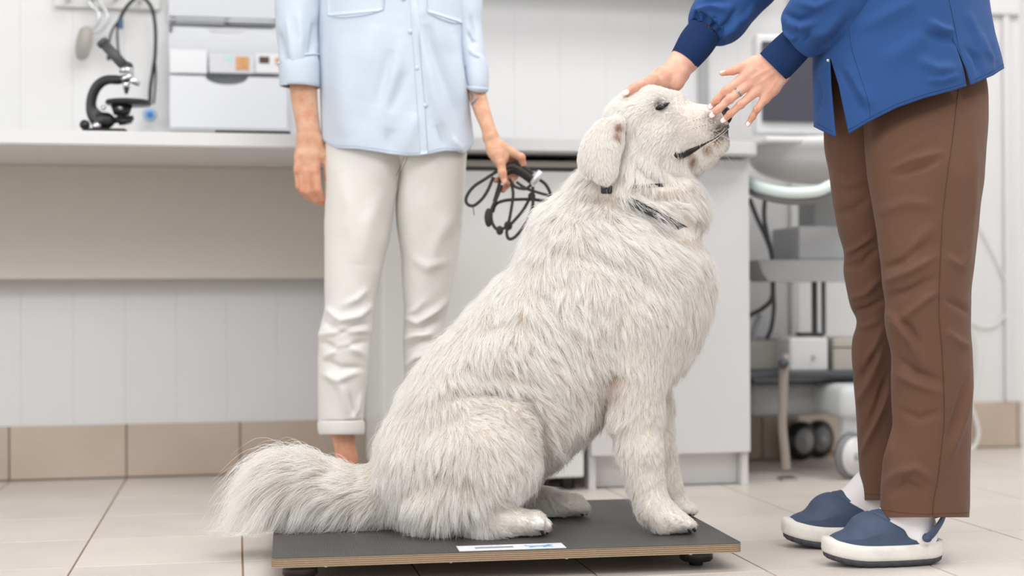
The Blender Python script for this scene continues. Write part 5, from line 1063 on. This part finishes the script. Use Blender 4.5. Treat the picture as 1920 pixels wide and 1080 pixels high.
for st_ in ([(1450, 125, 2.598, 35.5, 27), (1462, 113, 2.594, 35.5, 27), (1480, 95, 2.588, 35, 28), (1500, 75, 2.58, 33, 27)], [(1282, 113, 2.737, 28, 23), (1292, 100, 2.74, 31, 25), (1306, 80, 2.745, 34, 27), (1322, 58, 2.75, 33, 27)]):
    V, Fq, uv = limb(st_, 40, 120); o = mobj('cuff', V, Fq, M['bluerib'], vet, True, uv); solid(o, .003)

# ------------------------------------------------------------------ the client
KZ = 3.15
kb_ = P(700, 900, KZ); kb_[2] = 0; cl = empty('person', kb_, 'person in a pale blue shirt and off-white cropped trousers holding the leash', 'person')
def kc(pts): return [(x, y, KZ+w, r) for x, y, w, r in pts]
cv, cf = coarse([kc([(652, 935, .0, 15), (650, 860, 0, 19), (642, 800, 0, 24), (648, 640, 0, 34), (680, 400, 0, 50), (690, 300, 0, 58)]), kc([(800, 935, .08, 15), (798, 860, .08, 19), (795, 800, .08, 24), (798, 640, .06, 32), (808, 400, .03, 50), (805, 300, 0, 58)]),
  kc([(745, 260, .02, 44), (740, 100, .02, 44), (735, -60, .01, 56), (735, -150, 0, 66), (735, -250, 0, 45), (735, -310, 0, 36)]), kc([(655, -170, 0, 32), (600, -98, 0, 28), (567, -20, -.01, 25), (560, 50, -.02, 22), (566, 112, -.02, 22)]), kc([(820, -170, 0, 32), (858, -98, 0, 27), (871, -20, 0, 21), (879, 45, -.005, 17), (890, 128, -.02, 14)]),
  kc([(655, 948, 0, 14), (640, 958, -.12, 13)]), kc([(800, 948, .08, 14), (815, 958, -.03, 13)])], [(735, -395, KZ-.01, 62, 82, 66, 0), (735, -385, KZ-.075, 9, 14, 12, 0), (735, -350, KZ-.02, 42, 40, 44, 0)], (480, 975, KZ-.25), (1000, -500, KZ+.2), .01, .012)
s = SDF(Cc(525, 400, KZ-.09), Cc(640, 100, KZ+.06), .0019, .005); h_ = s.chain
s.schain(kc([(567, 100, -.02, 27), (569, 165, -.02, 24.5), (573, 205, -.02, 22), (578, 240, -.02, 20.5), (580, 258, -.02, 20.5)]), .8, .005)
for w0, mc in ((570, (558, 320)), (577, (567, 321)), (584, (578, 321)), (590, (592, 322))): h_(kc([(w0, 262, -.02, 14), ((w0+mc[0])/2, 292, -.024, 11.5), (mc[0], mc[1], -.028, 8.2)]), .95, .007)
CFG = [kc([(592, 322, -.028, 8.6), (596, 356, -.026, 7.4), (603, 372, -.010, 6.6), (606, 381, .004, 5.4)]), kc([(577.5, 321, -.03, 8.4), (580, 359, -.028, 7.4), (590, 374, -.012, 6.4), (597, 381, .002, 5.2)]), kc([(566.5, 321, -.027, 8), (569, 357, -.026, 7), (577, 369, -.01, 6), (584, 373, .002, 5)]), kc([(558, 320, -.022, 7.2), (560, 350, -.02, 6), (566, 359, -.008, 5.4), (572, 364, .002, 4.6)])]
for f in CFG: h_(f, 1, .0028)
h_(kc([(592, 268, -.018, 14), (604, 290, -.016, 10.5), (613, 306, -.014, 8)]), 1, .008); h_(kc([(613, 306, -.014, 7.8), (615, 332, -.014, 6.8), (618, 352, -.014, 5)]), 1, .003)
V1, Q1 = s.mesh(4)
s = SDF(Cc(860, 385, KZ-.11), Cc(1000, 110, KZ+.08), .0019, .005); h_ = s.chain
s.schain(kc([(889, 120, -.018, 14), (892, 165, -.03, 15.5), (903, 205, -.04, 14.5), (914, 236, -.05, 12), (920, 256, -.055, 12.6)]), .9, .005)
h_(kc([(921, 260, -.055, 14), (930, 280, -.058, 17), (938, 296, -.06, 16)]), .75, .01)
h_(kc([(934, 290, -.066, 12), (939, 306, -.072, 8.6), (942, 324, -.075, 7.6), (946, 340, -.076, 6)]), 1, .004)       # thumb
h_(kc([(935, 274, -.055, 13), (958, 286, -.05, 9.5), (977, 295, -.045, 7.6), (980, 308, -.04, 6.6), (974, 322, -.038, 5.6)]), 1, .005)  # index
h_(kc([(933, 280, -.045, 12), (958, 294, -.03, 9), (972, 308, -.025, 7.5), (966, 330, -.03, 6.4), (955, 344, -.05, 5.4)]), 1, .004)
h_(kc([(930, 286, -.04, 12), (948, 304, -.02, 9), (957, 324, -.018, 7.2), (952, 346, -.03, 6), (943, 357, -.05, 5)]), 1, .004)
h_(kc([(926, 288, -.04, 11), (938, 308, -.02, 8), (944, 328, -.015, 6.4), (936, 338, -.035, 5.6), (929, 338, -.05, 5)]), 1, .004)
V2, Q2 = s.mesh(2)
BV, BF = join((cv, cf), (V1, outward(V1, Q1)), (V2, outward(V2, Q2))); body_c = mobj('body', BV, BF, M['skin2'], cl)
blush(body_c, BV, [(f[j][0], f[j][1], 9, .5) for f in CFG for j in (0, 1, 2, 3)]+[(575, 345, 26, .3), (617, 345, 10, .4), (945, 335, 10, .5), (980, 298, 9, .4), (942, 357, 10, .6), (930, 338, 9, .6), (650, 865, 30, .6)])
bc = bvh(body_c)
V, Fq = join(safe_seam(bc, [(880, 172), (886, 180), (884, 188)], [.0006, .003, .0006], 0, -.0004, 16), safe_seam(bc, [(884, 196), (890, 190), (898, 182)], [.0022, .003, .0005], 0, -.0004, 16)); o = mobj('tattoo', V, Fq, M['tattoo'], cl); o['label'] = 'small blue-grey tattoo on the forearm'
nail(945.5, 339, KZ-.0815, 6.0, 4.6, -80, cl, 0, 'skin')
s = SDF(Cc(640, -200, KZ-.15), Cc(830, -520, KZ+.15), .009, .03); s.pell(735, -415, KZ+.02, 72, 80, 76); s.pell(735, -330, KZ+.06, 58, 90, 40); s.pell(735, -370, KZ-.09, 48, 62, 40, 0, .02, 'sub')
V, Fq = s.mesh(2); mobj('hair', V, outward(V, Fq), M['hairbrown'], cl)
for px, w in ((648, -.03), (806, .05)):
    g = P(px, 556, KZ+w); g[2] = 0; footwear('shoe', g, -F0*.95-R0*.1*(1 if px < 700 else -1), .235, cl)
pel = [(130, 612, 872, KZ, 85), (200, 608, 876, KZ, 80), (240, 612, 872, KZ, 66), (270, 620, 866, KZ, 56), (300, 650, 830, KZ, 40)]
lg1 = [(240, 610, 772, KZ, 70), (290, 607, 764, KZ, 72), (335, 609, 752, KZ, 70), (366, 609, 744, KZ, 68), (420, 608, 736, KZ, 64), (467, 607, 727, KZ, 60), (530, 607, 712, KZ, 56), (578, 607, 702, KZ, 52), (617, 599, 697, KZ, 50), (656, 596, 693, KZ, 48), (690, 595, 691, KZ, 46), (733, 596, 686, KZ, 45), (788, 598, 681, KZ, 43), (812, 600, 680, KZ, 42)]
lg2 = [(240, 726, 876, KZ, 70), (290, 735, 876, KZ, 72), (335, 744, 873, KZ+.01, 70), (396, 741, 869, KZ+.02, 67), (455, 748, 862, KZ+.03, 62), (500, 752, 856, KZ+.04, 58), (556, 755, 847, KZ+.05, 54), (600, 757, 836, KZ+.06, 50), (650, 757, 830, KZ+.06, 48), (700, 758, 826, KZ+.07, 46), (760, 760, 822, KZ+.08, 44), (808, 760, 820, KZ+.08, 42)]
PS = [([(612, 300), (660, 296), (735, 310)], 10, 4), ([(745, 300), (738, 330), (742, 372)], 6, -6), ([(640, 350), (690, 340), (735, 330)], 12, 4)]
LS1 = [([(606, 575), (640, 600), (672, 592), (700, 570)], 8, 7), ([(603, 600), (640, 622), (690, 605)], 7, -6), ([(600, 630), (640, 618), (692, 620)], 7, 6), ([(600, 640), (632, 655), (688, 640)], 7, -7), ([(598, 680), (630, 655), (655, 648), (680, 665)], 8, 7), ([(600, 672), (640, 690), (678, 690)], 7, -6), ([(602, 700), (635, 712), (672, 695)], 8, 5), ([(625, 600), (606, 620), (600, 645)], 7, 5), ([(610, 690), (640, 730), (650, 780)], 9, 5),
  ([(655, 735), (662, 765), (668, 785)], 5, -4), ([(676, 740), (670, 770), (662, 788)], 5, 4), ([(690, 540), (670, 560), (640, 575)], 8, 4), ([(600, 790), (640, 792), (681, 788)], 3, -3.5), ([(720, 350), (690, 420), (680, 500)], 18, 4), ([(640, 320), (660, 400), (665, 500)], 18, 3), ([(595, 812), (640, 815), (681, 812)], 4, 3)]
LS2 = [([(758, 595), (785, 605), (820, 580), (840, 560)], 8, 7), ([(760, 615), (790, 620), (828, 600)], 7, -6), ([(758, 640), (780, 628), (810, 625)], 8, 7), ([(760, 660), (785, 645), (812, 640)], 7, -6), ([(770, 480), (800, 500), (840, 490)], 12, 4), ([(800, 560), (780, 580), (762, 590)], 8, 4), ([(850, 400), (820, 450), (800, 520)], 16, 4), ([(760, 690), (780, 670), (800, 665)], 8, 6)]
tk = garment('trousers', [loft(pel, 60, 110), loft(lg1, 220, 110), loft(lg2, 200, 110)], M['denim'], cl, [PS, LS1, LS2], 'off-white cropped denim trousers with turned hems', (.003, 10, .0012, 28), 12)
V, Fq, uv = loft([(789, 597, 683, KZ, 45), (795, 595, 684, KZ, 46), (808, 596, 684, KZ, 46), (815, 599, 682, KZ, 44)], 14, 90); o = mobj('turned_hem', V, Fq, M['denim'], tk, True, uv); solid(o, .002)
V, Fq, uv = loft([(786, 757, 825, KZ+.08, 46), (795, 755, 827, KZ+.08, 47), (808, 755, 827, KZ+.08, 47), (814, 757, 825, KZ+.08, 45)], 14, 90); o = mobj('turned_hem', V, Fq, M['denim'], tk, True, uv); solid(o, .002)
kb2 = bvh(tk); V, Fq = join(*[safe_seam(kb2, p_, [.0006, .0006], 0, .0, 60, 5) for p_ in ([(764, 294), (758, 310), (748, 332), (744, 350)], [(758, 294), (751, 312), (742, 330)])]); mobj('fly_seam', V, Fq, M['brownseam'], tk)
# shirt
KH = np.array([(590, 250), (601, 256), (608, 264), (618, 272), (630, 278), (674, 280), (715, 286), (758, 292), (785, 292), (810, 288), (835, 283), (855, 284), (869, 289), (880, 282), (888, 268), (896, 258)], float)
def kx_(y): return np.interp(y, [-220, -150, 0, 100, 200, 270, 300], [650, 612, 596, 597, 600, 602, 602]), np.interp(y, [-220, -150, 0, 100, 200, 270, 300], [820, 862, 875, 874, 882, 890, 892])
V = []; uv = []; rows, cols = 170, 150
for r in range(rows):
    t_ = r/(rows-1)
    for c_ in range(cols):
        th = 2*pi*c_/cols; y = 100.
        for _ in range(4): xl, xr = kx_(y); x = (xl+xr)/2+(xr-xl)/2*math.cos(th); y = -215+(np.interp(x, KH[:, 0], KH[:, 1])+215)*t_
        V.append(P(x, y, KZ+(98+6*math.sin(5*th)*t_)*math.sin(th)*KZ/FPX)); uv.append((c_/cols, t_))
V = np.array(V); F = gridfaces(rows, cols); F = outward(V, F)
SH = [([(735, 90), (722, 140), (706, 205)], 12, -6), ([(760, 130), (748, 170), (728, 215)], 11, -6), ([(750, 70), (738, 140), (722, 230)], 14, 5), ([(778, 5), (790, 80), (812, 180), (845, 285)], 9, 9), ([(795, 40), (820, 110), (852, 200), (872, 280)], 13, -9), ([(850, 60), (862, 140), (874, 220)], 10, 6), ([(700, 40), (690, 100), (672, 190)], 20, 4), ([(640, 60), (640, 160), (650, 260)], 22, 4), ([(780, 210), (770, 245), (760, 290)], 14, 6), ([(735, 240), (730, 262), (735, 290)], 12, -5), ([(820, 230), (828, 255), (834, 283)], 8, -5), ([(850, 255), (856, 270), (866, 287)], 6, 5)]
sh = garment('shirt', [(V, F, np.array(uv))], M['chambray'], cl, [SH], 'pale blue buttoned shirt hanging loose', (.004, 8, .0012, 22), 15); solid(sh, .002)
sb = bvh(sh)
V, Fq = patch(sb, [(612, -60), (722, -60), (719, 20), (616, 30)], .0008, 16, 12, .001); pk = mobj('chest_pocket', V, Fq, M['chambray'], sh)
V, Fq = patch(sb, [(798, -50), (866, -50), (866, 43), (801, 22)], .0008, 12, 12, .001); pk = mobj('chest_pocket', V, Fq, M['chambray'], sh)
V, Fq = patch(sb, [(762, -100), (776, -100), (802, 288), (788, 290)], .0006, 4, 50, .0008); mobj('placket', V, Fq, M['chambray'], sh)
V, Fq = join(*[safe_seam(sb, p_, [.0009, .0009], 0, .0016, 60, 5) for p_ in ([(616, 28), (640, 33), (680, 29), (705, 23), (719, 17)], [(719, 17), (721, -10)], [(801, 22), (820, 33), (845, 42), (866, 43)])]); mobj('pocket_stitching', V, Fq, M['chamseam'], sh)
V, Fq = join(*[safe_seam(sb, p_, [.0005, .0005], 0, .0005, 80, 5) for p_ in ([(612, 262), (630, 272), (674, 274), (758, 286), (800, 284), (835, 277), (869, 283)], [(776, -20), (784, 80), (794, 170), (802, 280)])]); mobj('hem_stitching', V, Fq, M['chamseam'], sh)
for x, y in ((757, -3), (769.5, 59), (782, 128), (797, 198)):
    h = hit(sb, x, y)
    if h is None: continue
    b = bmesh.new(); cyl(b, h[0]+h[1]*.0002, h[0]+h[1]*.0022, .0058, .0052, 20, .0008); bm_obj('button', b, M['chambray'], sh, True)
kl = [[limb([(648, -190, KZ, 44, 50), (600, -100, KZ, 46, 50), (566, -20, KZ-.01, 46, 48), (557, 40, KZ-.02, 42, 44), (559, 90, KZ-.02, 39, 42), (561, 128, KZ-.02, 37, 40)], 100, 80)], [limb([(822, -190, KZ, 44, 50), (860, -100, KZ, 42, 46), (872, -20, KZ, 34, 38), (878, 40, KZ-.005, 27, 32), (886, 90, KZ-.012, 24, 28), (891, 128, KZ-.02, 21, 26)], 100, 80)]]
KS = [[([(520, 60), (530, 100), (545, 125)], 7, -8), ([(590, 40), (588, 80), (578, 115)], 7, -7), ([(560, 20), (566, 70), (560, 110)], 10, 5), ([(535, 30), (545, 80), (550, 120)], 7, 4)], [([(882, 30), (888, 60), (884, 90)], 5, -5), ([(880, 90), (890, 104), (900, 112)], 4, 5), ([(876, 60), (884, 75), (895, 82)], 4, -5)]]
garment('sleeve', kl[0], M['chambray'], cl, [KS[0]], 'rolled pale blue sleeve beside the brochure rack', (.004, 13, .0015, 34), 21); garment('sleeve', kl[1], M['chambray'], cl, [KS[1]], 'rolled pale blue sleeve over the tattooed forearm', (.003, 14, .0015, 34), 22)
for st_ in ([(560, 112, KZ-.02, 36, 40), (561, 118, KZ-.02, 40, 43), (562, 140, KZ-.02, 39.5, 43), (563, 158, KZ-.02, 38, 42), (563, 163, KZ-.02, 35.5, 39)], [(891, 112, KZ-.015, 18, 28), (892, 120, KZ-.018, 22, 31), (893, 140, KZ-.022, 22, 31), (895, 160, KZ-.026, 20.5, 30), (895, 164, KZ-.026, 19, 28)]):
    V, Fq, uv = limb(st_, 40, 90); N_ = vnormals(V, Fq); V = V+N_*vnoise(V, 22, 31)[:, :1]*.003; o = mobj('rolled_cuff', V, Fq, M['chambray'], cl, True, uv); solid(o, .0035)

# ------------------------------------------------------------------ the leash in the client's hand
LZ = KZ-.055; le = empty('leash', P(960, 320, LZ), 'dark braided leash looped in the hand of the client', 'leash')
def lz(pts, dzs=0.0): return [(x, y, LZ+dzs) for x, y in pts]
loops = [([(932, 321), (909, 336), (888, 350), (875, 368), (875, 381), (887, 386), (903, 374), (915, 356), (925, 332)], .0036, 0), ([(941, 347), (930, 374), (922, 392), (922, 415), (932, 430), (947, 427), (956, 418)], .0036, -.004), ([(959, 345), (962, 365), (958, 395), (953, 421)], .0034, -.012),
  ([(924, 398), (930, 383), (947, 376), (974, 374), (998, 374), (1024, 376), (1032, 365), (1024, 347), (1012, 337)], .0036, .004), ([(992, 374), (980, 395), (962, 416), (955, 423)], .0034, .0), ([(999, 350), (999, 365), (998, 389), (986, 418), (968, 442), (955, 448), (950, 437), (953, 424)], .0036, -.008),
  ([(968, 341), (986, 353), (1009, 361), (1030, 367)], .0032, -.01), ([(945, 318), (958, 312), (972, 316), (990, 328), (1002, 338)], .0052, -.006), ([(950, 326), (964, 322), (980, 330), (996, 342)], .0050, .006), ([(950, 310), (968, 307), (984, 315), (999, 327)], .0048, .012), ([(955, 335), (966, 350), (985, 354), (996, 346)], .0034, -.014), ([(940, 330), (934, 352), (926, 378)], .0034, .006)]
V, Fq = join(*[pxtube(lz(p_, d_), r_, 60, 9) for p_, r_, d_ in loops]); mobj('cord', V, Fq, M['cord'], le)
for x, y, rx, ry in ((916, 408, 8, 18), (937, 432, 7, 9), (953, 423, 8, 9), (997, 368, 7, 8), (1001, 338, 7, 8)):
    b = bmesh.new(); bmesh.ops.create_icosphere(b, subdivisions=3, radius=1, matrix=Matrix.Translation(Vector(P(x, y, LZ-.002)))@Matrix.Diagonal((rx*.00116, rx*.00116, ry*.00116, 1))); bm_obj('knot', b, M['cord'], le, True)
b = bmesh.new(); cyl(b, P(998, 345, LZ-.016), P(1014, 321, LZ-.016), .0062, .0062, 20, .001); bm_obj('cord_lock', b, M['cordmetal'], le, True)
V, Fq = pxtube(lz([(886, 386), (888, 394), (889, 404)]), .0008, 12, 6); mobj('loose_thread', V, Fq, M['cord'], le)
